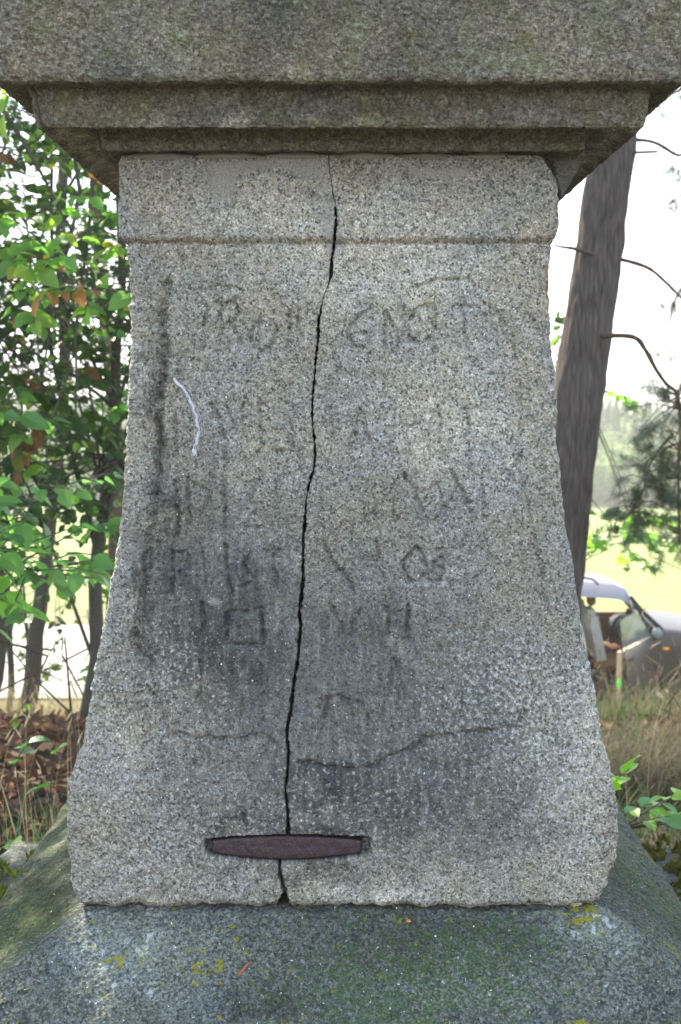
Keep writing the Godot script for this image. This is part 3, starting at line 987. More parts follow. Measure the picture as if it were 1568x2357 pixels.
func pine_trunk(pts: Array, r0: float, r1: float, sd: int, fine := true) -> ArrayMesh:
	var w := 72 if fine else 24
	var h := 420 if fine else 60
	var plate := cells(1.0, sd, FastNoiseLite.RETURN_DISTANCE2_SUB)
	plate.frequency = 16.0
	var f := nz(3.0, sd, 3)
	var p := PackedVector3Array()
	var uv := PackedVector2Array()
	var n := pts.size()
	for j in h:
		var t := float(j) / (h - 1) * (n - 1)
		var i := mini(int(t), n - 2)
		var c: Vector3 = pts[i].lerp(pts[i + 1], t - i)
		var rad := lerpf(r0, r1, t / (n - 1))
		if j < h / 14: rad *= 1.0 + 0.35 * pow(1.0 - float(j) / (h / 14.0), 2.0)
		for k in w:
			var a := TAU * k / (w - 1)
			var d := Vector3(cos(a), 0, -sin(a))
			var s := d * 0.17
			var e := plate.get_noise_3d(s.x, c.y * 0.17, s.z)
			p.append(c + d * (rad + 0.034 * clampf(e + 0.75, 0.0, 0.6) + 0.014 * f.get_noise_3d(s.x * 4.0, c.y * 0.7, s.z * 4.0)))
			uv.append(Vector2(a, c.y))
	return sheet(p, uv, w, h, true)

# a spray of pine needles: many thin blades round short shoots
func needle_mesh(n: int, length: float, sd: int) -> ArrayMesh:
	var b := Buf.new()
	var r := RandomNumberGenerator.new()
	r.seed = sd
	for k in n:
		var t := r.randf()
		var o := Vector3(0, 0, t * length * 1.6)
		var a := r.randf() * TAU
		var d := Vector3(cos(a), sin(a), r.randf_range(0.2, 1.3)).normalized() * length
		var s := d.cross(Vector3(0.3, 0.9, 0.2)).normalized() * length * 0.02
		b.tri(o - s, o + d, o + s)
	return b.mesh()

func pine(label: String, pts: Array, r0: float, r1: float, branches: Array, crown: Array, sd: int, fine: bool, group := "") -> Node3D:
	var o := thing("pine_tree", pts[0], label, "tree", group)
	part("trunk", pine_trunk(pts, r0, r1, sd, fine), mat.pine_bark if fine else mat.pine_bark_far, o)
	var r := RandomNumberGenerator.new()
	r.seed = sd
	var needles := []
	var hang := []
	for br in branches:                 # [points, thick, thin, sprays: [from, to, count, spread]]
		var b := Buf.new()
		var line := []
		var n: int = br[0].size()
		for k in (n - 1) * 5 + 1:
			var t := k / 5.0
			var i := mini(int(t), n - 2)
			var a: Vector3 = br[0][maxi(i - 1, 0)]
			var z: Vector3 = br[0][mini(i + 2, n - 1)]
			line.append(br[0][i].cubic_interpolate(br[0][i + 1], a, z, t - i))
		var rad := []
		for k in line.size(): rad.append(lerpf(br[1], br[2], float(k) / (line.size() - 1)) * r.randf_range(0.9, 1.12))
		b.tube(line, rad, 7)
		if br.size() > 3:
			for k in br[3][2]:
				var p: Vector3 = line[int(lerpf(br[3][0], br[3][1], r.randf()) * (line.size() - 1))]
				var q: Vector3 = p + Vector3(r.randf_range(-1, 1), r.randf_range(-1.0, 0.5), r.randf_range(-1, 1)) * br[3][3]
				b.tube([p, p.lerp(q, 0.5) + Vector3(0, 0.03, 0), q], [br[2] * 0.9, 0.003, 0.002], 4)
				for e in 6:
					var d: Vector3 = (q - p).normalized() + Vector3(r.randf_range(-1, 1), r.randf_range(-0.7, 0.7), r.randf_range(-1, 1))
					hang.append(leaf_at(p.lerp(q, r.randf_range(0.4, 1.0)), d, 0.0, r.randf_range(0.7, 1.2)))
		part("branch", b.mesh(), mat.pine_bark_far, o)
	for c in crown:                      # [centre, half size, count]
		for k in c[2]:
			var d := Vector3(r.randf_range(-1, 1), r.randf_range(-1, 1), r.randf_range(-1, 1))
			if d.length() > 1.0: continue
			needles.append(leaf_at(c[0] + d * c[1], Vector3(r.randf_range(-1, 1), r.randf_range(-0.2, 0.7), r.randf_range(-1, 1)), 0.0, r.randf_range(0.8, 1.4)))
	if crown.size():
		var lb := Buf.new()
		for c in crown:
			for k in 5:
				var to: Vector3 = c[0] + Vector3(r.randf_range(-1, 1), r.randf_range(-0.4, 0.8), r.randf_range(-1, 1)) * c[1] * 0.8
				var from: Vector3 = pts[-1].lerp(pts[-2], r.randf() * 0.7)
				lb.tube([from, from.lerp(to, 0.5) + Vector3(0, 0.2, 0), to], [0.06, 0.04, 0.015], 5)
		part("limbs", lb.mesh(), mat.pine_bark_far, o)
	for set in [[hang, needle_mesh(46, 0.06, 5), "needle_sprays"], [needles, needle_mesh(60, 0.22, 6), "crown"]]:
		if set[0].size() == 0: continue
		var mi := MultiMeshInstance3D.new()
		mi.name = set[2]
		var mm := MultiMesh.new()
		mm.transform_format = MultiMesh.TRANSFORM_3D
		mm.mesh = set[1]
		mm.instance_count = set[0].size()
		for k in set[0].size(): mm.set_instance_transform(k, set[0][k])
		mi.multimesh = mm
		mi.material_override = mat.needles
		o.add_child(mi, true)
		mi.position = -o.position
		tag(mi, "", "", "", "stuff")
	return o

# ------------------------------------------------------------------ car
func section(z_half: float, low: float, top: float, x: float) -> Array:
	var r := []
	for q in [[-0.95, low], [-1.0, low + 0.16], [-1.0, lerpf(low, top, 0.62)], [-0.97, top - 0.07], [-0.88, top], [0.0, top + 0.035], [0.88, top], [0.97, top - 0.07], [1.0, lerpf(low, top, 0.62)], [1.0, low + 0.16], [0.95, low]]:
		r.append(Vector3(x, q[1], q[0] * z_half))
	return r

func skin(rows: Array) -> ArrayMesh:
	var p := PackedVector3Array()
	var uv := PackedVector2Array()
	for r in rows:
		for v in r:
			p.append(v)
			uv.append(Vector2(v.x, v.y))
	return sheet(p, uv, rows[0].size(), rows.size())

func car() -> void:
	var o := thing("parked_car", Vector3(2.92, -2.42, -16.2), "grey brown estate car with its roof lightened as if sunlit and its front door open", "car")
	var paint := std(Color(0.058, 0.048, 0.044), 0.34, 0.36)
	paint.metallic = 0.1
	var pale := std(Color(0.16, 0.15, 0.17), 0.3, 0.5)  # body paint lightened for the roof, standing in for sun and sky
	var black := std(Color(0.015, 0.015, 0.016), 0.6)
	var beige := std(Color(0.42, 0.33, 0.22), 0.85)
	var cloth := std(Color(0.30, 0.30, 0.29), 0.9)
	var brown := std(Color(0.16, 0.08, 0.045), 0.9)
	var glass := StandardMaterial3D.new()
	glass.transparency = BaseMaterial3D.TRANSPARENCY_ALPHA
	glass.albedo_color = Color(0.8, 0.88, 0.86, 0.12)
	glass.roughness = 0.03
	var rub := std(Color(0.02, 0.02, 0.022), 0.85)
	part("front_body", skin([section(0.70, 0.32, 0.72, 2.28), section(0.80, 0.24, 0.84, 2.12), section(0.83, 0.24, 0.92, 1.8), section(0.84, 0.24, 0.97, 1.4), section(0.84, 0.20, 0.99, 1.14)]), paint, o, true)
	part("rear_body", skin([section(0.84, 0.20, 0.93, -0.02), section(0.85, 0.22, 0.94, -1.0), section(0.84, 0.26, 0.96, -1.7), section(0.80, 0.30, 0.95, -2.15), section(0.72, 0.36, 0.80, -2.25)]), paint, o, true)
	var b := Buf.new()
	b.box(Vector3(-0.02, 0.17, 0.66), Vector3(1.14, 0.30, 0.835))
	part("door_sill", b.mesh(), paint, o, true)
	b = Buf.new()
	b.box(Vector3(-0.02, 0.18, -0.84), Vector3(1.14, 0.24, 0.66))
	part("floor_pan", b.mesh(), black, o, true)
	b = Buf.new()
	b.box(Vector3(-0.02, 0.24, -0.84), Vector3(1.14, 0.92, -0.79))
	part("far_door", b.mesh(), brown, o, true)
	# roof with its gutters
	var rows := []
	for q in [[0.90, 1.38, 0.60], [0.84, 1.46, 0.63], [0.68, 1.53, 0.65], [0.2, 1.565, 0.66], [-0.8, 1.575, 0.66], [-1.6, 1.55, 0.65], [-2.0, 1.50, 0.62]]:
		var r := []
		for k in 9:
			var t := k / 4.0 - 1.0
			r.append(Vector3(q[0], q[1] - 0.045 * pow(absf(t), 3.0) - (0.13 if absf(t) > 0.99 else 0.0), q[2] * t * (1.02 if absf(t) > 0.99 else 1.0)))
		rows.append(r)
	part("roof", skin(rows), pale, o, true)
	for s in [1.0, -1.0]:
		b = Buf.new()
		b.tube([Vector3(0.45, 1.53, 0.56 * s), Vector3(0.38, 1.60, 0.56 * s), Vector3(0.2, 1.635, 0.56 * s), Vector3(-1.5, 1.645, 0.55 * s), Vector3(-1.75, 1.56, 0.54 * s)], [0.017], 6)
		part("roof_rail", b.mesh(), paint, o, true)
		b = Buf.new()
		b.tube([Vector3(0.86, 1.38, 0.61 * s), Vector3(1.0, 1.20, 0.70 * s), Vector3(1.24, 0.97, 0.77 * s)], [0.028, 0.03, 0.035], 6)
		part("windscreen_pillar", b.mesh(), black, o, true)
		b = Buf.new()
		b.tube([Vector3(-0.05, 1.52, 0.64 * s), Vector3(-0.08, 0.93, 0.79 * s)], [0.05, 0.06], 6)
		part("door_pillar", b.mesh(), cloth, o, true)
		b = Buf.new()
		b.tube([Vector3(-2.0, 1.48, 0.60 * s), Vector3(-2.15, 0.95, 0.74 * s)], [0.06, 0.07], 6)
		part("rear_pillar", b.mesh(), paint, o, true)
		b = Buf.new()
		b.quad(Vector3(-0.1, 0.95, 0.78 * s), Vector3(-0.1, 1.48, 0.64 * s), Vector3(-1.98, 1.46, 0.61 * s), Vector3(-2.08, 0.95, 0.75 * s))
		part("side_window", b.mesh(), glass, o, true)
		for x in [1.5, -1.35]:
			var tyre := Buf.new()
			tyre.tube([Vector3(x, 0.31, 0.62 * s), Vector3(x, 0.31, 0.64 * s), Vector3(x, 0.31, 0.80 * s), Vector3(x, 0.31, 0.83 * s)], [0.24, 0.31, 0.31, 0.26], 26)
			var wh := part("wheel", tyre.mesh(), rub, o, true)
			var rim := Buf.new()
			rim.tube([Vector3(x, 0.31, 0.70 * s), Vector3(x, 0.31, 0.815 * s), Vector3(x, 0.31, 0.818 * s)], [0.22, 0.21, 0.02], 20)
			part("rim", rim.mesh(), std(Color(0.5, 0.5, 0.52), 0.35), wh, true)
	b = Buf.new()
	b.quad(Vector3(1.24, 0.99, -0.74), Vector3(0.82, 1.41, -0.58), Vector3(0.82, 1.41, 0.58), Vector3(1.24, 0.99, 0.74))
	var screen := glass.duplicate()
	screen.albedo_color = Color(0.78, 0.84, 0.92, 0.4)  # bluish white sky glare painted into the windscreen's colour
	part("windscreen", b.mesh(), screen, o, true)
	# seats
	for s in [0.36, -0.36]:
		part("seat", lump(Vector3(0.72, 0.46, s), Vector3(0.30, 0.12, 0.25), 0.12, 3), brown, o, true)
		b = Buf.new()
		b.box(Vector3(-0.06, 0.0, -0.22), Vector3(0.06, 0.60, 0.22), Transform3D(Basis(Vector3(0, 0, 1), 0.22), Vector3(0.52, 0.52, s)))
		b.box(Vector3(-0.045, 0.60, -0.15), Vector3(0.05, 0.68, 0.15), Transform3D(Basis(Vector3(0, 0, 1), 0.22), Vector3(0.52, 0.52, s)))
		part("seat_back", b.mesh(), cloth, o, true)
		part("head_rest", lump(Vector3(0.40, 1.30, s), Vector3(0.06, 0.085, 0.13), 0.1, 5), brown, o, true)
	part("dashboard", lump(Vector3(1.0, 0.85, 0.0), Vector3(0.22, 0.14, 0.74), 0.1, 6), black, o, true)
	var wheel := Buf.new()
	var ring := []
	for k in 46: ring.append(Vector3(0.74, 0.90, 0.36) + Vector3(0.07 * sin(TAU * k / 16.0), 0.18 * sin(TAU * k / 16.0), 0.19 * cos(TAU * k / 16.0)))
	wheel.tube(ring, [0.014], 6)
	part("steering_wheel", wheel.mesh(), black, o, true)
	# the open door turns about its hinge at the front
	var hinge := Vector3(1.12, 0.0, 0.84)
	var door := Node3D.new()
	door.name = "front_door"
	o.add_child(door, true)
	door.position = hinge
	door.rotation.y = deg_to_rad(57.0)
	rows = []
	for q in [[0.22, -0.02, 0.0], [0.30, 0.02, 0.0], [0.55, 0.05, 0.0], [0.80, 0.03, 0.0], [0.90, -0.02, 0.0]]:
		var r := []
		for k in 9:
			var t := k / 8.0
			r.append(Vector3(-1.12 * (1.0 - t), q[0], q[1] + 0.015 * sin(PI * t)))
		rows.append(r)
	part("door_skin", skin(rows), paint, door, true)
	b = Buf.new()
	b.box(Vector3(-1.11, 0.23, -0.09), Vector3(-0.01, 0.89, -0.025))
	part("door_lining", b.mesh(), beige, door, true)
	b = Buf.new()
	b.quad(Vector3(-1.08, 0.88, -0.03), Vector3(-1.02, 1.25, -0.10), Vector3(-0.34, 1.28, -0.11), Vector3(0.02, 0.90, -0.03))
	part("door_window", b.mesh(), glass, door, true)
	b = Buf.new()
	b.tube([Vector3(-1.09, 0.88, -0.03), Vector3(-1.03, 1.26, -0.10)], [0.014], 5)
	b.tube([Vector3(0.03, 0.90, -0.03), Vector3(-0.33, 1.29, -0.11), Vector3(-0.42, 1.34, -0.13)], [0.018], 5)
	part("window_frame", b.mesh(), black, door, true)
	part("door_reflector", lump(Vector3(-1.115, 0.50, -0.05), Vector3(0.012, 0.07, 0.03), 0.0, 1), std(Color(0.18, 0.75, 0.12), 0.3), door, true)
	part("door_handle", lump(Vector3(-0.98, 0.78, 0.055), Vector3(0.07, 0.018, 0.02), 0.0, 1), black, door, true)
	part("wing_mirror", lump(Vector3(-0.10, 0.97, 0.07), Vector3(0.045, 0.07, 0.07), 0.1, 2), std(Color(0.20, 0.23, 0.22), 0.3), door, true)
	part("side_repeater", lump(Vector3(1.28, 0.74, 0.842), Vector3(0.045, 0.02, 0.015), 0.0, 1), std(Color(0.95, 0.38, 0.03), 0.2), o, true)
	part("headlight", lump(Vector3(2.2, 0.66, 0.55), Vector3(0.07, 0.08, 0.16), 0.0, 1), glass, o, true)
	part("headlight", lump(Vector3(2.2, 0.66, -0.55), Vector3(0.07, 0.08, 0.16), 0.0, 1), glass, o, true)

# ------------------------------------------------------------------ plants and litter
func blade_mesh(height: float, width: float, bend: float, head := 0.0) -> ArrayMesh:
	var b := Buf.new()
	var prev := []
	for k in 6:
		var t := k / 5.0
		var c := Vector3(0, height * (t - 0.18 * bend * t * t), bend * height * 0.55 * t * t)
		var hw := width * 0.5 * (1.0 - 0.85 * t)
		var row := [c - Vector3(hw, 0, 0), c + Vector3(hw, 0, 0)]
		if k: b.quad(prev[0], row[0], row[1], prev[1])
		prev = row
	if head > 0.0:
		var tip := Vector3(0, height * (1.0 - 0.18 * bend), bend * height * 0.55)
		var d := Vector3(0, 0.7, 0.5).normalized() * head
		b.tube([tip - d * 0.5, tip, tip + d * 0.4, tip + d], [0.001, head * 0.10, head * 0.07, 0.001], 5)
	return b.mesh()

func grass(called: String, label: String, mesh: Mesh, n: int, at: Array, tones: Array, sd: int, patch: float) -> void:
	var r := RandomNumberGenerator.new()
	r.seed = sd
	var f := nz(0.9, sd, 3)
	var spots := []
	var tries := 0
	while spots.size() < n and tries < n * 6:
		tries += 1
		var t := r.randf()
		var d := lerpf(at[0], at[1], t * t * 0.7 + t * 0.3)
		var x := lerpf(lerpf(at[2], at[3], (d - at[0]) / (at[1] - at[0])), lerpf(at[4], at[5], (d - at[0]) / (at[1] - at[0])), r.randf())
		if f.get_noise_2d(x, d) < patch * r.randf(): continue
		if absf(x) < 1.0 and d < 3.5: continue
		spots.append([Transform3D(Basis.from_euler(Vector3(r.randf_range(-0.35, 0.35), r.randf() * TAU, r.randf_range(-0.35, 0.35))).scaled(Vector3.ONE * r.randf_range(0.5, 1.25)), Vector3(x, land(x, -d) - 0.01, -d)), tones[r.randi_range(0, tones.size() - 1)] * r.randf_range(0.7, 1.25)])
	var mi := MultiMeshInstance3D.new()
	mi.name = numbered(called)
	var mm := MultiMesh.new()
	mm.transform_format = MultiMesh.TRANSFORM_3D
	mm.use_colors = true
	mm.mesh = mesh
	mm.instance_count = spots.size()
	for k in spots.size():
		mm.set_instance_transform(k, spots[k][0])
		mm.set_instance_color(k, spots[k][1])
	mi.multimesh = mm
	mi.material_override = mat.grass
	add_child(mi)
	tag(mi, label, "grass", "", "stuff")

func litter() -> void:
	var r := RandomNumberGenerator.new()
	r.seed = 301
	var mi := MultiMeshInstance3D.new()
	mi.name = "leaf_litter"
	var mm := MultiMesh.new()
	mm.transform_format = MultiMesh.TRANSFORM_3D
	mm.use_colors = true
	mm.mesh = leaf_mesh(0.085, 0.05, -0.35, 0.5)
	mm.instance_count = 9000
	for k in 9000:
		var d := r.randf_range(3.3, 9.5)
		var x := lerpf(-3.6, 0.4, r.randf()) if k < 7800 else r.randf_range(0.4, 3.0)
		if absf(x) < 1.0 and d < 3.45: d += 1.0
		var tt := [Color(0.10, 0.05, 0.03), Color(0.15, 0.075, 0.04), Color(0.06, 0.038, 0.028), Color(0.20, 0.10, 0.05), Color(0.09, 0.06, 0.045), Color(0.24, 0.15, 0.08)]
		mm.set_instance_transform(k, leaf_at(Vector3(x, land(x, -d) + r.randf_range(0.0, 0.035), -d), Vector3(r.randf_range(-1, 1), r.randf_range(-0.35, 0.35), r.randf_range(-1, 1)), r.randf_range(-0.9, 0.9), r.randf_range(0.5, 1.15)))
		mm.set_instance_color(k, tt[r.randi_range(0, 5)] * r.randf_range(0.6, 1.2))
	mi.multimesh = mm
	mi.material_override = mat.dead
	add_child(mi)
	tag(mi, "brown fallen leaves covering the bank behind the memorial", "fallen leaves", "", "stuff")

# a low plant: stems with separate leaves. sprigs: [tip offset from the base, leaves, leaf size]
func plant(called: String, label: String, category: String, at: Vector3, sprigs: Array, leaf: Mesh, tones: Array, sd: int, stem: Material) -> void:
	var r := RandomNumberGenerator.new()
	r.seed = sd
	var o := thing(called, at, label, category)
	for s in sprigs:
		var tip: Vector3 = s[0]
		var b := Buf.new()
		var line := []
		for k in 6:
			var t := k / 5.0
			line.append(Vector3(tip.x * t, tip.y * (1.6 * t - 0.6 * t * t), tip.z * t))
		b.tube(line, [0.0035, 0.003, 0.0025, 0.002, 0.0015, 0.001], 5)
		part("stem", b.mesh(), stem, o, true)
		for k in s[1]:
			var t := lerpf(0.35, 1.0, (k + 0.5) / s[1])
			var p: Vector3 = line[int(t * 5)].lerp(line[mini(5, int(t * 5) + 1)], t * 5 - int(t * 5))
			var side := 1.0 if k % 2 else -1.0
			var d := Vector3(tip.z, 0, -tip.x).normalized() * side * (0.2 if k == s[1] - 1 else 1.0) + tip.normalized() * 0.7 + Vector3(0, r.randf_range(-0.5, 0.35), 0)
			var l := part("leaf", leaf, tones[r.randi_range(0, tones.size() - 1)], o, true)
			l.transform = leaf_at(p, d, r.randf_range(-0.5, 0.5), s[2] * r.randf_range(0.75, 1.2))

func tuft(label: String, at: Vector3, n: int, height: float, tones: Array, sd: int, stalks: int) -> void:
	var r := RandomNumberGenerator.new()
	r.seed = sd
	var o := thing("grass_tuft", at, label, "grass tuft")
	var kinds := [blade_mesh(height, 0.006, 0.35), blade_mesh(height * 0.8, 0.006, 0.9), blade_mesh(height * 1.0, 0.005, 0.6)]
	for k in n:
		var l := part("blade", kinds[k % 3], tones[r.randi_range(0, tones.size() - 1)], o, true)
		l.transform = Transform3D(Basis.from_euler(Vector3(r.randf_range(-0.25, 0.25), r.randf() * TAU, r.randf_range(-0.25, 0.25))).scaled(Vector3.ONE * r.randf_range(0.5, 1.1)), Vector3(r.randf_range(-0.09, 0.09), 0, r.randf_range(-0.07, 0.07)))
	var st := blade_mesh(height * 1.9, 0.0055, 0.2, 0.04)
	for k in stalks:
		var l := part("dry_stalk", st, mat.straw, o, true)
		l.transform = Transform3D(Basis.from_euler(Vector3(r.randf_range(-0.2, 0.2), r.randf() * TAU, r.randf_range(-0.2, 0.2))).scaled(Vector3.ONE * r.randf_range(0.6, 1.1)), Vector3(r.randf_range(-0.1, 0.1), 0, r.randf_range(-0.08, 0.08)))

func far_tree(sd: int, conifer: bool) -> ArrayMesh:
	var b := Buf.new()
	var r := RandomNumberGenerator.new()
	r.seed = sd
	if conifer:
		for k in 11:
			var t := k / 11.0
			var y := 1.2 + t * 10.0
			var rad := 2.2 * (1.0 - t * 0.92)
			for s in 13:
				var a := TAU * (s + r.randf() * 0.7) / 13.0
				var w := 0.30
				var q := rad * r.randf_range(0.55, 1.1)
				b.tri(Vector3(cos(a - w) * q * 0.35, y + 0.1, sin(a - w) * q * 0.35), Vector3(cos(a) * 0.1, y + 1.5, sin(a) * 0.1), Vector3(cos(a) * q, y - r.randf_range(0.1, 0.6), sin(a) * q))
				b.tri(Vector3(cos(a) * q, y - 0.3, sin(a) * q), Vector3(cos(a) * 0.1, y + 1.5, sin(a) * 0.1), Vector3(cos(a + w) * q * 0.35, y + 0.1, sin(a + w) * q * 0.35))
	else:
		for k in 420:
			var d := Vector3(r.randf_range(-1, 1), r.randf_range(-1, 1), r.randf_range(-1, 1)).normalized()
			var lobe := 1.0 + 0.35 * sin(d.x * 5.0 + sd) * cos(d.z * 4.0 + d.y * 3.0)
			var p := Vector3(0, 5.5, 0) + d * Vector3(3.2, 4.2, 3.2) * lobe * r.randf_range(0.75, 1.0)
			var u := d.cross(Vector3(r.randf(), r.randf(), r.randf())).normalized() * r.randf_range(0.3, 0.7)
			var v := d.cross(u).normalized() * r.randf_range(0.3, 0.7)
			b.tri(p - u, p + v, p + u - v * 0.5)
	return b.mesh()

func forest() -> void:
	var r := RandomNumberGenerator.new()
	r.seed = 77
	var sets := [[far_tree(1, true), []], [far_tree(2, true), []], [far_tree(3, false), []], [far_tree(4, false), []]]
	for k in 2600:
		var d := r.randf_range(152.0, 245.0)
		var x := r.randf_range(-0.42, 0.42) * d
		var front := d < 170.0
		var which := r.randi_range(2, 3) if (front and r.randf() < 0.75) or r.randf() < 0.2 else r.randi_range(0, 1)
		var s := r.randf_range(0.7, 1.05) * (0.8 if front else 1.12)
		sets[which][1].append([Transform3D(Basis(Vector3.UP, r.randf() * TAU).scaled(Vector3(s, s * r.randf_range(0.9, 1.15), s)), Vector3(x, land(x, -d) - 0.3 + maxf(0, d - 175.0) * 0.02, -d)), (Color(0.10, 0.15, 0.06) if which < 2 else Color(0.22, 0.29, 0.10)) * r.randf_range(0.7, 1.4)])
	for q in 4:
		var mi := MultiMeshInstance3D.new()
		mi.name = numbered("forest")
		var mm := MultiMesh.new()
		mm.transform_format = MultiMesh.TRANSFORM_3D
		mm.use_colors = true
		mm.mesh = sets[q][0]
		mm.instance_count = sets[q][1].size()
		for k in sets[q][1].size():
			mm.set_instance_transform(k, sets[q][1][k][0])
			mm.set_instance_color(k, sets[q][1][k][1])
		mi.multimesh = mm
		mi.material_override = mat.far
		add_child(mi)
		tag(mi, ["distant dark spruces on the wooded slope beyond the meadow", "distant tall firs on the wooded slope beyond the meadow", "distant round pale broadleaf trees at the meadow's far edge", "distant light green broadleaf trees among the far firs"][q], "forest", "", "stuff")

# ------------------------------------------------------------------ small things on the stone
func face_z(x: float, y: float) -> float:
	return -table(SHAFT, y, 3)

func small_things() -> void:
	var r := RandomNumberGenerator.new()
	r.seed = 55
	# a wisp of spider silk on the face
	var path := [Vector2(-0.282, 1.626), Vector2(-0.271, 1.611), Vector2(-0.259, 1.600), Vector2(-0.251, 1.582), Vector2(-0.244, 1.560), Vector2(-0.240, 1.541), Vector2(-0.242, 1.523), Vector2(-0.246, 1.508), Vector2(-0.248, 1.497)]
	var b := Buf.new()
	for k in 17:
		var line := []
		var o := Vector3(r.randf_range(-1, 1), r.randf_range(-1, 1), r.randf()) * Vector3(0.0055, 0.006, 0.004)
		var from := r.randi_range(0, 4)
		var to := r.randi_range(from + 2, path.size() - 1)
		for i in range(from, to + 1):
			var q: Vector2 = path[i]
			line.append(Vector3(q.x, q.y, face_z(q.x, q.y) + 0.004) + o + Vector3(r.randf_range(-1, 1), r.randf_range(-1, 1), 0) * 0.0042)
		b.tube(line, [0.00019], 4)
	for k in 14:
		b.tube([Vector3(-0.246, 1.506, face_z(0, 1.5) + 0.005) + Vector3(r.randf_range(-1, 1), 0, 0) * 0.002, Vector3(-0.249 + r.randf_range(-0.007, 0.007), 1.494, face_z(0, 1.5) + 0.005)], [0.00025], 4)
	for q in 2:
		var core := []
		var rad := []
		for k in 33:
			var t := k / 4.0
			var i := mini(int(t), 7)
			var a: Vector2 = path[i].lerp(path[i + 1], t - i)
			core.append(Vector3(a.x + r.randf_range(-0.0022, 0.0022) + 0.0022 * q * sin(k * 0.4), a.y, face_z(a.x, a.y) + 0.004))
			rad.append(r.randf_range(0.0005, 0.0026) * (1.0 if k < 30 else 1.4))
		b.tube(core, rad, 6)
	var silk := std(Color(0.42, 0.43, 0.46), 0.8)
	tag(part("spider_silk", b.mesh(), silk), "white wisp of spider silk clinging to the left of the stone face", "spider silk")
	# an old web under the cap's right corner
	b = Buf.new()
	var n := 9
	for j in n:
		for i in n:
			var u := float(i) / n
			var v := float(j) / n
			var w := 1.0 / n
			var f := func(a: float, c: float) -> Vector3:
				var top := Vector3(0.352, 1.985, -2.05).lerp(Vector3(0.415, 1.998, -2.12), a)
				var low := Vector3(0.360, 1.955, -2.05).lerp(Vector3(0.372, 1.925, -2.075), a)
				return top.lerp(low, c) + Vector3(0, 0, -0.012 * sin(PI * a) * sin(PI * c))
			b.quad(f.call(u, v + w), f.call(u, v), f.call(u + w, v), f.call(u + w, v + w))
	var web := std(Color(0.62, 0.62, 0.62), 0.9)
	web.transparency = BaseMaterial3D.TRANSPARENCY_ALPHA
	web.albedo_color.a = 0.07
	tag(part("cobweb", b.mesh(), web), "grey dusty cobweb stretched under the right corner of the cap", "cobweb")
	# litter on the plinth
	b = Buf.new()
	b.tube([Vector3(-0.168, 0.672, -1.862), Vector3(-0.163, 0.671, -1.858), Vector3(-0.158, 0.676, -1.862), Vector3(-0.150, 0.683, -1.872), Vector3(-0.143, 0.684, -1.876)], [0.0012, 0.0028, 0.003, 0.002, 0.001], 6)
	tag(part("curled_leaf", b.mesh(), std(Color(0.22, 0.085, 0.04), 0.8)), "curled reddish brown scrap of leaf on the mossy plinth", "dead leaf")
	tag(part("leaf_scrap", lump(Vector3(0.114, 0.7195, -1.946), Vector3(0.0042, 0.005, 0.003), 0.5, 9), std(Color(0.50, 0.19, 0.04), 0.8)), "tiny orange scrap of leaf on the plinth below the shaft", "dead leaf")
	var dl := part("dry_leaf", leaf_mesh(0.052, 0.02, 0.25, 0.4), std(Color(0.42, 0.22, 0.09), 0.8))
	dl.transform = leaf_at(Vector3(-0.472, 0.795, -2.06), Vector3(0.05, 1.0, -0.25), 0.8, 1.0)
	tag(dl, "dry tan leaf standing behind the left edge of the shaft", "dead leaf")

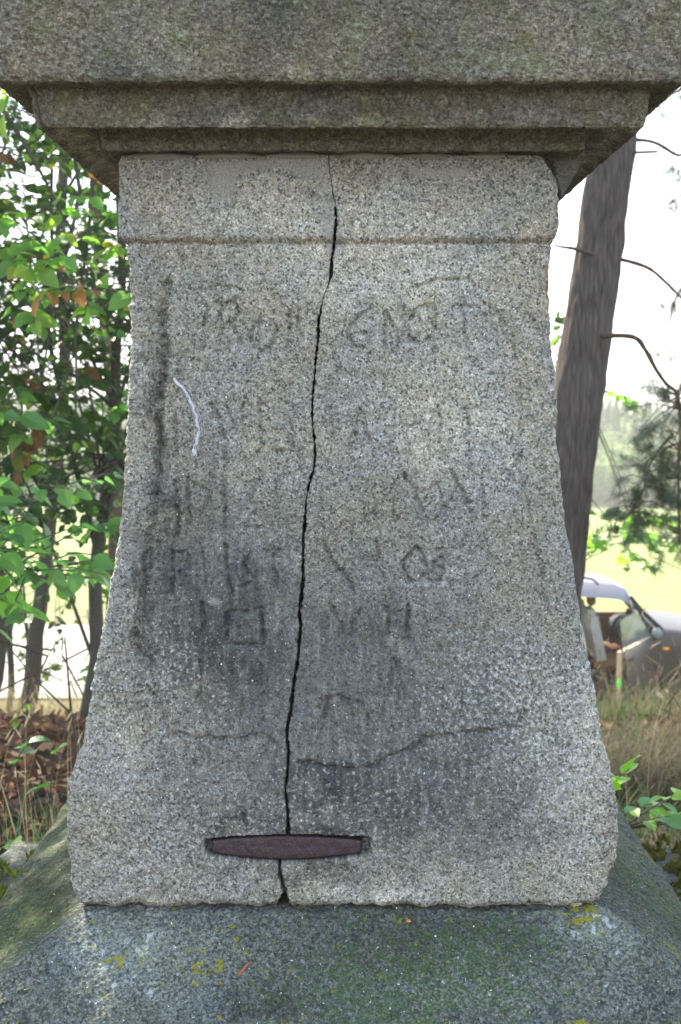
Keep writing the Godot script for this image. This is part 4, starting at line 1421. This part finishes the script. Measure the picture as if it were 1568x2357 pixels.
func _ready() -> void:
	# --- camera, sky, sun, exposure
	var cam := Camera3D.new()
	cam.name = "camera"
	cam.position = Vector3(0, EYE, 0)
	cam.rotation.x = -deg_to_rad(5.609)
	cam.fov = 45.87
	cam.far = 1500.0
	var lens := CameraAttributesPhysical.new()
	lens.frustum_focal_length = 28.36
	lens.frustum_near = 0.05
	lens.frustum_far = 1500.0
	lens.frustum_focus_distance = 2.02
	lens.exposure_aperture = 5.0
	cam.attributes = lens
	add_child(cam)
	cam.current = true
	var we := WorldEnvironment.new()
	we.name = "environment"
	var e := Environment.new()
	e.background_mode = Environment.BG_SKY
	var sky := ProceduralSkyMaterial.new()
	sky.sky_top_color = Color(0.66, 0.74, 0.84)
	sky.sky_horizon_color = Color(1.0, 1.0, 1.0)
	sky.sky_curve = 0.2
	sky.ground_bottom_color = Color(0.35, 0.33, 0.28)
	sky.ground_horizon_color = Color(0.75, 0.78, 0.78)
	sky.sun_angle_max = 10.0
	var sk := Sky.new()
	sk.sky_material = sky
	e.sky = sk
	e.tonemap_mode = Environment.TONE_MAPPER_LINEAR
	e.tonemap_exposure = 4.2
	e.sdfgi_enabled = true
	e.ssao_enabled = true
	e.ssil_enabled = true
	e.fog_enabled = true
	e.fog_density = 0.0014
	e.fog_light_color = Color(1.0, 1.0, 0.95)
	we.environment = e
	add_child(we)
	var sun := DirectionalLight3D.new()
	sun.name = "sun"
	sun.light_energy = 1.6
	sun.light_color = Color(1.0, 0.95, 0.86)
	sun.light_angular_distance = 0.5
	sun.shadow_enabled = true
	add_child(sun)
	sun.look_at_from_position(SUN_TO * 20.0, Vector3.ZERO)

	# --- shared materials
	mat.foliage = tinted(0.45, 0.95)
	mat.foliage.metallic_specular = 0.3
	mat.dead = tinted(0.85, 0.25)
	mat.grass = tinted(0.7, 0.6)
	mat.far = tinted(0.9, 0.95)
	mat.needles = leafy(Color(0.024, 0.042, 0.020), Color(0.16, 0.22, 0.08))
	mat.straw = leafy(Color(0.42, 0.33, 0.17), Color(0.4, 0.32, 0.15))
	mat.pine_bark = bark(201, Color(0.008, 0.007, 0.0065), Color(0.135, 0.115, 0.105), 3.0, 0.28, 1.8)
	mat.pine_bark_far = bark(205, Color(0.035, 0.026, 0.021), Color(0.12, 0.08, 0.062), 3.0, 1.0, 0.8)
	mat.grey_bark = bark(209, Color(0.032, 0.031, 0.026), Color(0.11, 0.105, 0.085), 6.0, 3.0, 0.3)
	mat.twig = std(Color(0.07, 0.055, 0.045), 0.9)

	# --- land, forest, memorial
	ground()
	forest()
	memorial()

	# --- trees
	pine("tall leaning pine with rough grey brown bark right of the memorial", [Vector3(1.38, -1.0, -8.3), Vector3(1.50, 0.55, -8.3), Vector3(1.60, 1.45, -8.3), Vector3(1.70, 2.2, -8.3), Vector3(1.82, 3.2, -8.3), Vector3(1.96, 5.2, -8.3), Vector3(2.05, 8.0, -8.3), Vector3(2.0, 11.5, -8.3)], 0.21, 0.10,
		[[[Vector3(1.80, 2.52, -8.3), Vector3(2.044, 2.447, -8.25), Vector3(2.164, 2.346, -8.2), Vector3(2.309, 2.201, -8.2), Vector3(2.6, 1.9, -8.3)], 0.016, 0.007], [[Vector3(1.70, 1.98, -8.2), Vector3(1.91, 1.968, -8.0), Vector3(1.997, 1.884, -8.0), Vector3(2.071, 1.756, -8.0), Vector3(2.145, 1.657, -8.0), Vector3(2.219, 1.58, -8.0), Vector3(2.243, 1.329, -8.0), Vector3(2.239, 1.041, -8.0), Vector3(2.26, 0.6, -8.0)], 0.019, 0.008, [0.62, 1.0, 85, 0.38]],
		[[Vector3(2.19, 1.33, -8.0), Vector3(2.058, 1.157, -8.0), Vector3(2.005, 0.955, -8.0), Vector3(1.894, 0.81, -7.9)], 0.009, 0.004, [0.3, 1.0, 44, 0.22]], [[Vector3(1.74, 2.50, -8.2), Vector3(1.55, 2.545, -8.1), Vector3(1.45, 2.552, -8.05), Vector3(1.38, 2.56, -8.0)], 0.016, 0.005], [[Vector3(1.85, 3.29, -8.3), Vector3(2.081, 3.275, -8.3), Vector3(2.215, 3.173, -8.2), Vector3(2.283, 3.15, -8.2), Vector3(2.4, 2.95, -8.2)], 0.014, 0.007, [0.4, 1.0, 4, 0.2]], [[Vector3(1.85, 3.19, -8.25), Vector3(2.10, 3.19, -8.2)], 0.012, 0.010]],
		[[Vector3(2.0, 10.0, -8.3), Vector3(2.3, 1.9, 2.3), 1500], [Vector3(1.6, 7.6, -8.6), Vector3(1.6, 0.9, 1.6), 500]], 401, true)
	pine("reddish pine trunk half hidden behind the left edge of the shaft", [Vector3(-2.44, -2.1, -12.5), Vector3(-2.37, -0.6, -12.5), Vector3(-2.33, 0.3, -12.5), Vector3(-2.32, 1.2, -12.5), Vector3(-2.45, 3.0, -12.5), Vector3(-2.5, 7.0, -12.5), Vector3(-2.4, 11.0, -12.5)], 0.085, 0.05, [],
		[[Vector3(-1.6, 10.0, -12.3), Vector3(3.4, 2.6, 2.6), 2600], [Vector3(0.6, 8.6, -11.5), Vector3(1.8, 1.3, 1.8), 900]], 402, false)
	pine("pine at the right edge with loose drooping needle sprays against the sky", [Vector3(4.6, -1.6, -10.2), Vector3(4.5, 3.0, -10.2), Vector3(4.4, 7.0, -10.2), Vector3(4.4, 10.0, -10.2)], 0.15, 0.08,
		[[[Vector3(4.5, 4.0, -10.2), Vector3(3.6, 4.3, -10.1), Vector3(2.9, 4.1, -10.0), Vector3(2.5, 3.9, -10.0)], 0.03, 0.006, [0.45, 1.0, 24, 0.3]], [[Vector3(4.5, 3.6, -10.2), Vector3(3.6, 3.6, -10.1), Vector3(3.0, 3.35, -10.0), Vector3(2.62, 3.1, -10.0)], 0.025, 0.004, [0.7, 1.0, 7, 0.28]], [[Vector3(4.5, 3.0, -10.2), Vector3(3.4, 2.9, -10.0), Vector3(2.75, 2.4, -10.0), Vector3(2.72, 1.7, -10.0)], 0.022, 0.004, [0.55, 1.0, 16, 0.22]]],
		[[Vector3(4.2, 8.6, -10.2), Vector3(2.4, 1.9, 2.2), 1500]], 403, false)

	var greens := [Color(0.026, 0.062, 0.013), Color(0.034, 0.078, 0.014), Color(0.020, 0.050, 0.014), Color(0.050, 0.095, 0.015), Color(0.029, 0.070, 0.020)]
	var turning := [Color(0.034, 0.075, 0.014), Color(0.028, 0.065, 0.013), Color(0.058, 0.095, 0.015), Color(0.026, 0.058, 0.015), Color(0.03, 0.068, 0.012), Color(0.028, 0.062, 0.017), Color(0.03, 0.07, 0.013), Color(0.034, 0.07, 0.014), Color(0.045, 0.085, 0.014), Color(0.03, 0.065, 0.013), Color(0.028, 0.06, 0.016), Color(0.09, 0.10, 0.016), Color(0.03, 0.07, 0.015), Color(0.09, 0.045, 0.016)]
	var cherry := leaf_mesh(0.082, 0.05, 0.25, 0.18)
	broadleaf("cherry_tree", "slim broadleaf tree with a bending grey stem beside the shaft's left edge", [[[Vector3(-1.60, -0.60, -7.2), Vector3(-1.50, 0.0, -7.2), Vector3(-1.458, 0.574, -7.2), Vector3(-1.412, 0.967, -7.2), Vector3(-1.33, 1.5, -7.2), Vector3(-1.27, 2.1, -7.2), Vector3(-1.30, 3.2, -7.2)], 0.05, 0.022], [[Vector3(-1.44, 0.6, -7.2), Vector3(-1.62, 1.2, -7.3), Vector3(-1.72, 2.0, -7.3), Vector3(-1.70, 3.0, -7.3)], 0.02, 0.01]],
		[[Vector3(-1.70, 1.6, -7.2), Vector3(0.75, 0.75, 0.8), 270], [Vector3(-1.60, 2.6, -7.1), Vector3(0.9, 0.7, 0.8), 230], [Vector3(-1.42, 1.75, -7.0), Vector3(0.35, 0.9, 0.4), 110], [Vector3(-1.9, 3.7, -7.2), Vector3(1.3, 0.7, 1.0), 150]], cherry, 0.095, greens, 501, 160, mat.grey_bark)
	broadleaf("hazel_bush", "low leafy bush with large dark green leaves left of the shaft", [[[Vector3(-1.95, -0.12, -5.0), Vector3(-1.85, 0.5, -5.0), Vector3(-1.70, 0.85, -4.9), Vector3(-1.45, 1.0, -4.8)], 0.022, 0.008], [[Vector3(-1.98, -0.12, -5.05), Vector3(-2.0, 0.9, -5.1), Vector3(-1.9, 1.6, -5.2)], 0.02, 0.008]],
		[[Vector3(-1.30, 0.94, -4.75), Vector3(0.42, 0.11, 0.35), 40], [Vector3(-1.55, 1.14, -5.0), Vector3(0.5, 0.14, 0.5), 40], [Vector3(-1.75, 1.35, -5.3), Vector3(0.5, 0.25, 0.5), 26]], leaf_mesh(0.11, 0.072, 0.25, 0.18), 0.115, [Color(0.024, 0.058, 0.016), Color(0.02, 0.048, 0.017), Color(0.03, 0.07, 0.018), Color(0.042, 0.085, 0.018)], 502, 200, mat.grey_bark, 0.7, "bush")
	broadleaf("chestnut_tree", "broadleaf tree with yellow and brown blotched leaves under the cap's left corner", [[[Vector3(-2.35, -0.22, -5.7), Vector3(-2.25, 1.2, -5.7), Vector3(-2.0, 2.2, -5.6), Vector3(-1.6, 3.0, -5.5), Vector3(-1.2, 3.4, -5.4)], 0.05, 0.02], [[Vector3(-1.12, 2.55, -5.5), Vector3(-1.16, 2.2, -5.5), Vector3(-1.20, 1.85, -5.5), Vector3(-1.22, 1.5, -5.55)], 0.009, 0.005], [[Vector3(-1.25, 3.0, -5.5), Vector3(-1.18, 2.5, -5.5), Vector3(-1.26, 2.1, -5.45), Vector3(-1.36, 1.65, -5.5)], 0.011, 0.005]],
		[[Vector3(-1.40, 2.35, -5.5), Vector3(0.65, 0.45, 0.5), 190], [Vector3(-1.55, 1.80, -5.7), Vector3(0.7, 0.35, 0.5), 110], [Vector3(-1.6, 3.1, -5.6), Vector3(0.9, 0.4, 0.6), 90], [Vector3(-2.7, 3.7, -5.6), Vector3(1.0, 0.45, 0.8), 190]], leaf_mesh(0.095, 0.06, 0.3, 0.2), 0.10, turning, 503, 220, mat.grey_bark, 0.7)
	broadleaf("alder_tree", "slender dark tree leaning before the sunlit road at the left", [[[Vector3(-2.62, -1.40, -9.5), Vector3(-2.476, -0.6, -9.5), Vector3(-2.419, -0.277, -9.5), Vector3(-2.347, 0.142, -9.5), Vector3(-2.28, 0.6, -9.5), Vector3(-2.15, 2.0, -9.5), Vector3(-2.1, 4.0, -9.5)], 0.075, 0.04], [[Vector3(-2.72, -1.40, -9.6), Vector3(-2.66, -0.2, -9.6), Vector3(-2.70, 0.8, -9.6)], 0.03, 0.02]],
		[[Vector3(-2.3, 1.4, -9.5), Vector3(1.1, 0.9, 0.9), 90], [Vector3(-2.2, 2.8, -9.5), Vector3(1.2, 0.9, 0.9), 80], [Vector3(-2.2, 4.3, -9.5), Vector3(1.6, 0.8, 1.2), 140], [Vector3(-2.55, -0.25, -9.6), Vector3(0.7, 0.55, 0.5), 46]], cherry, 0.095, greens, 504, 60, mat.grey_bark)
	broadleaf("alder_tree", "thin dark stem at the left edge of the view behind the bush", [[[Vector3(-2.28, -0.70, -7.5), Vector3(-2.16, -0.2, -7.5), Vector3(-2.13, 0.45, -7.5), Vector3(-2.15, 1.6, -7.5), Vector3(-2.2, 3.0, -7.5)], 0.04, 0.02]],
		[[Vector3(-2.3, 2.2, -7.6), Vector3(0.7, 0.9, 0.6), 80], [Vector3(-2.4, 0.9, -7.6), Vector3(0.6, 0.5, 0.5), 40]], cherry, 0.095, greens, 505, 30, mat.grey_bark)
	broadleaf("maple_sapling", "young maple with lobed leaves growing behind the leaning pine", [[[Vector3(1.72, -1.30, -9.3), Vector3(1.74, 0.2, -9.3), Vector3(1.72, 1.0, -9.3), Vector3(1.68, 1.9, -9.3)], 0.016, 0.006]],
		[[Vector3(2.14, 0.60, -9.2), Vector3(0.26, 0.08, 0.3), 14], [Vector3(2.10, 0.42, -9.2), Vector3(0.14, 0.05, 0.2), 6], [Vector3(2.42, 0.45, -9.2), Vector3(0.25, 0.2, 0.2), 10], [Vector3(1.64, 1.75, -9.3), Vector3(0.06, 0.22, 0.15), 5], [Vector3(1.98, 1.64, -9.3), Vector3(0.06, 0.05, 0.1), 2]], lobed_mesh(0.10), 0.095, greens, 506, 120, mat.twig, 0.5)
	broadleaf("thorn_sapling", "nearly bare dark sapling on the leafy bank left of the plinth", [[[Vector3(-1.02, -0.08, -4.9), Vector3(-1.09, 0.3, -4.85), Vector3(-1.12, 0.62, -4.8)], 0.008, 0.003], [[Vector3(-1.42, -0.15, -5.4), Vector3(-1.40, 0.3, -5.4), Vector3(-1.34, 0.75, -5.4)], 0.008, 0.003], [[Vector3(-1.08, 0.28, -4.85), Vector3(-1.25, 0.42, -4.9), Vector3(-1.42, 0.62, -4.9)], 0.005, 0.002]],
		[[Vector3(-1.25, 0.45, -5.0), Vector3(0.3, 0.22, 0.3), 9]], leaf_mesh(0.04, 0.024, 0.3, 0.3), 0.05, greens, 507, 60, mat.twig, 0.5, "sapling")

	# --- car
	car()

	# --- ground cover and plants
	litter()
	var tans := [Color(0.17, 0.135, 0.085), Color(0.22, 0.18, 0.115), Color(0.13, 0.105, 0.06), Color(0.075, 0.085, 0.035), Color(0.15, 0.115, 0.07), Color(0.17, 0.14, 0.09)]
	grass("dry_grass", "tangled tan and green grass on the slope right of the memorial", blade_mesh(0.24, 0.005, 1.3), 20000, [3.7, 14.5, 0.85, 1.6, 2.2, 4.8], tans, 601, 0.5)
	grass("seeding_grass", "tall dry seeding grass stalks right of the memorial", blade_mesh(0.55, 0.0042, 0.7, 0.04), 420, [3.9, 13.5, 0.85, 1.7, 2.2, 4.6], [Color(0.26, 0.20, 0.12), Color(0.20, 0.15, 0.08)], 602, 0.1)
	grass("green_grass", "low green grass mixed with the dry grass at the right", blade_mesh(0.20, 0.007, 0.8), 3500, [3.6, 12.0, 0.9, 1.5, 2.2, 4.4], [Color(0.07, 0.13, 0.035), Color(0.10, 0.15, 0.045)], 603, 0.4)
	grass("verge_grass", "pale dry grass along the bank before the road at the left", blade_mesh(0.4, 0.007, 0.9), 7000, [7.6, 15.0, -3.6, -5.5, -0.6, 1.5], [Color(0.40, 0.33, 0.20), Color(0.34, 0.27, 0.15), Color(0.20, 0.19, 0.08)], 604, 0.3)
	var blades := [leafy(Color(0.05, 0.13, 0.06), Color(0.2, 0.5, 0.15)), leafy(Color(0.06, 0.11, 0.05), Color(0.25, 0.5, 0.12)), leafy(Color(0.10, 0.16, 0.05), Color(0.35, 0.5, 0.12)), mat.straw]
	tuft("green grass tuft with bent dry stalks left of the plinth", Vector3(-0.97, 0.0, -3.95), 60, 0.30, blades, 611, 12)
	tuft("small grass tuft at the left edge beyond the mossy slab", Vector3(-1.22, 0.0, -4.1), 26, 0.25, blades, 612, 8)
	tuft("tall straw stalks standing close behind the shaft's left edge", Vector3(-0.77, 0.05, -3.55), 10, 0.36, [mat.straw], 613, 9)
	var bright := [leafy(Color(0.15, 0.27, 0.03), Color(0.5, 0.75, 0.1)), leafy(Color(0.12, 0.23, 0.04), Color(0.45, 0.7, 0.12)), leafy(Color(0.07, 0.15, 0.055), Color(0.3, 0.6, 0.15))]
	var round_leaf := leaf_mesh(0.06, 0.045, 0.3, 0.25)
	plant("bramble", "bright green bramble sprig leaning from behind the shaft's right foot", "bramble", Vector3(0.70, 0.20, -3.5), [[Vector3(0.13, 0.33, 0.12), 7, 1.1], [Vector3(0.20, 0.22, 0.10), 7, 0.9], [Vector3(0.08, 0.28, 0.15), 5, 1.0]], round_leaf, bright, 621, mat.twig)
	plant("bramble", "low yellow green bramble spreading over the slab's mossy right end", "bramble", Vector3(0.82, 0.335, -3.42), [[Vector3(0.16, 0.06, 0.05), 7, 0.9], [Vector3(0.30, 0.04, 0.0), 8, 0.9], [Vector3(0.22, 0.09, -0.08), 8, 1.0], [Vector3(0.40, 0.02, -0.06), 8, 1.0]], round_leaf, bright, 622, mat.twig)
	plant("cherry_seedling", "single broad green leaf on a thin stem touching the shaft's left side", "seedling", Vector3(-0.98, 0.02, -3.9), [[Vector3(0.10, 0.50, 0.25), 2, 1.5]], round_leaf, [bright[2]], 623, mat.twig)
	plant("seedling", "yellow green broad leaf low at the left edge beyond the slab", "seedling", Vector3(-1.20, 0.02, -3.95), [[Vector3(0.12, 0.10, 0.1), 3, 1.7]], round_leaf, bright, 624, mat.twig)
	plant("seedling", "dark leafy seedling on the brown leaves at the far left", "seedling", Vector3(-1.34, 0.0, -4.7), [[Vector3(-0.1, 0.34, 0.05), 5, 1.6], [Vector3(0.12, 0.24, 0.05), 4, 1.2]], round_leaf, [blades[0], blades[1]], 625, mat.twig)

	small_things()
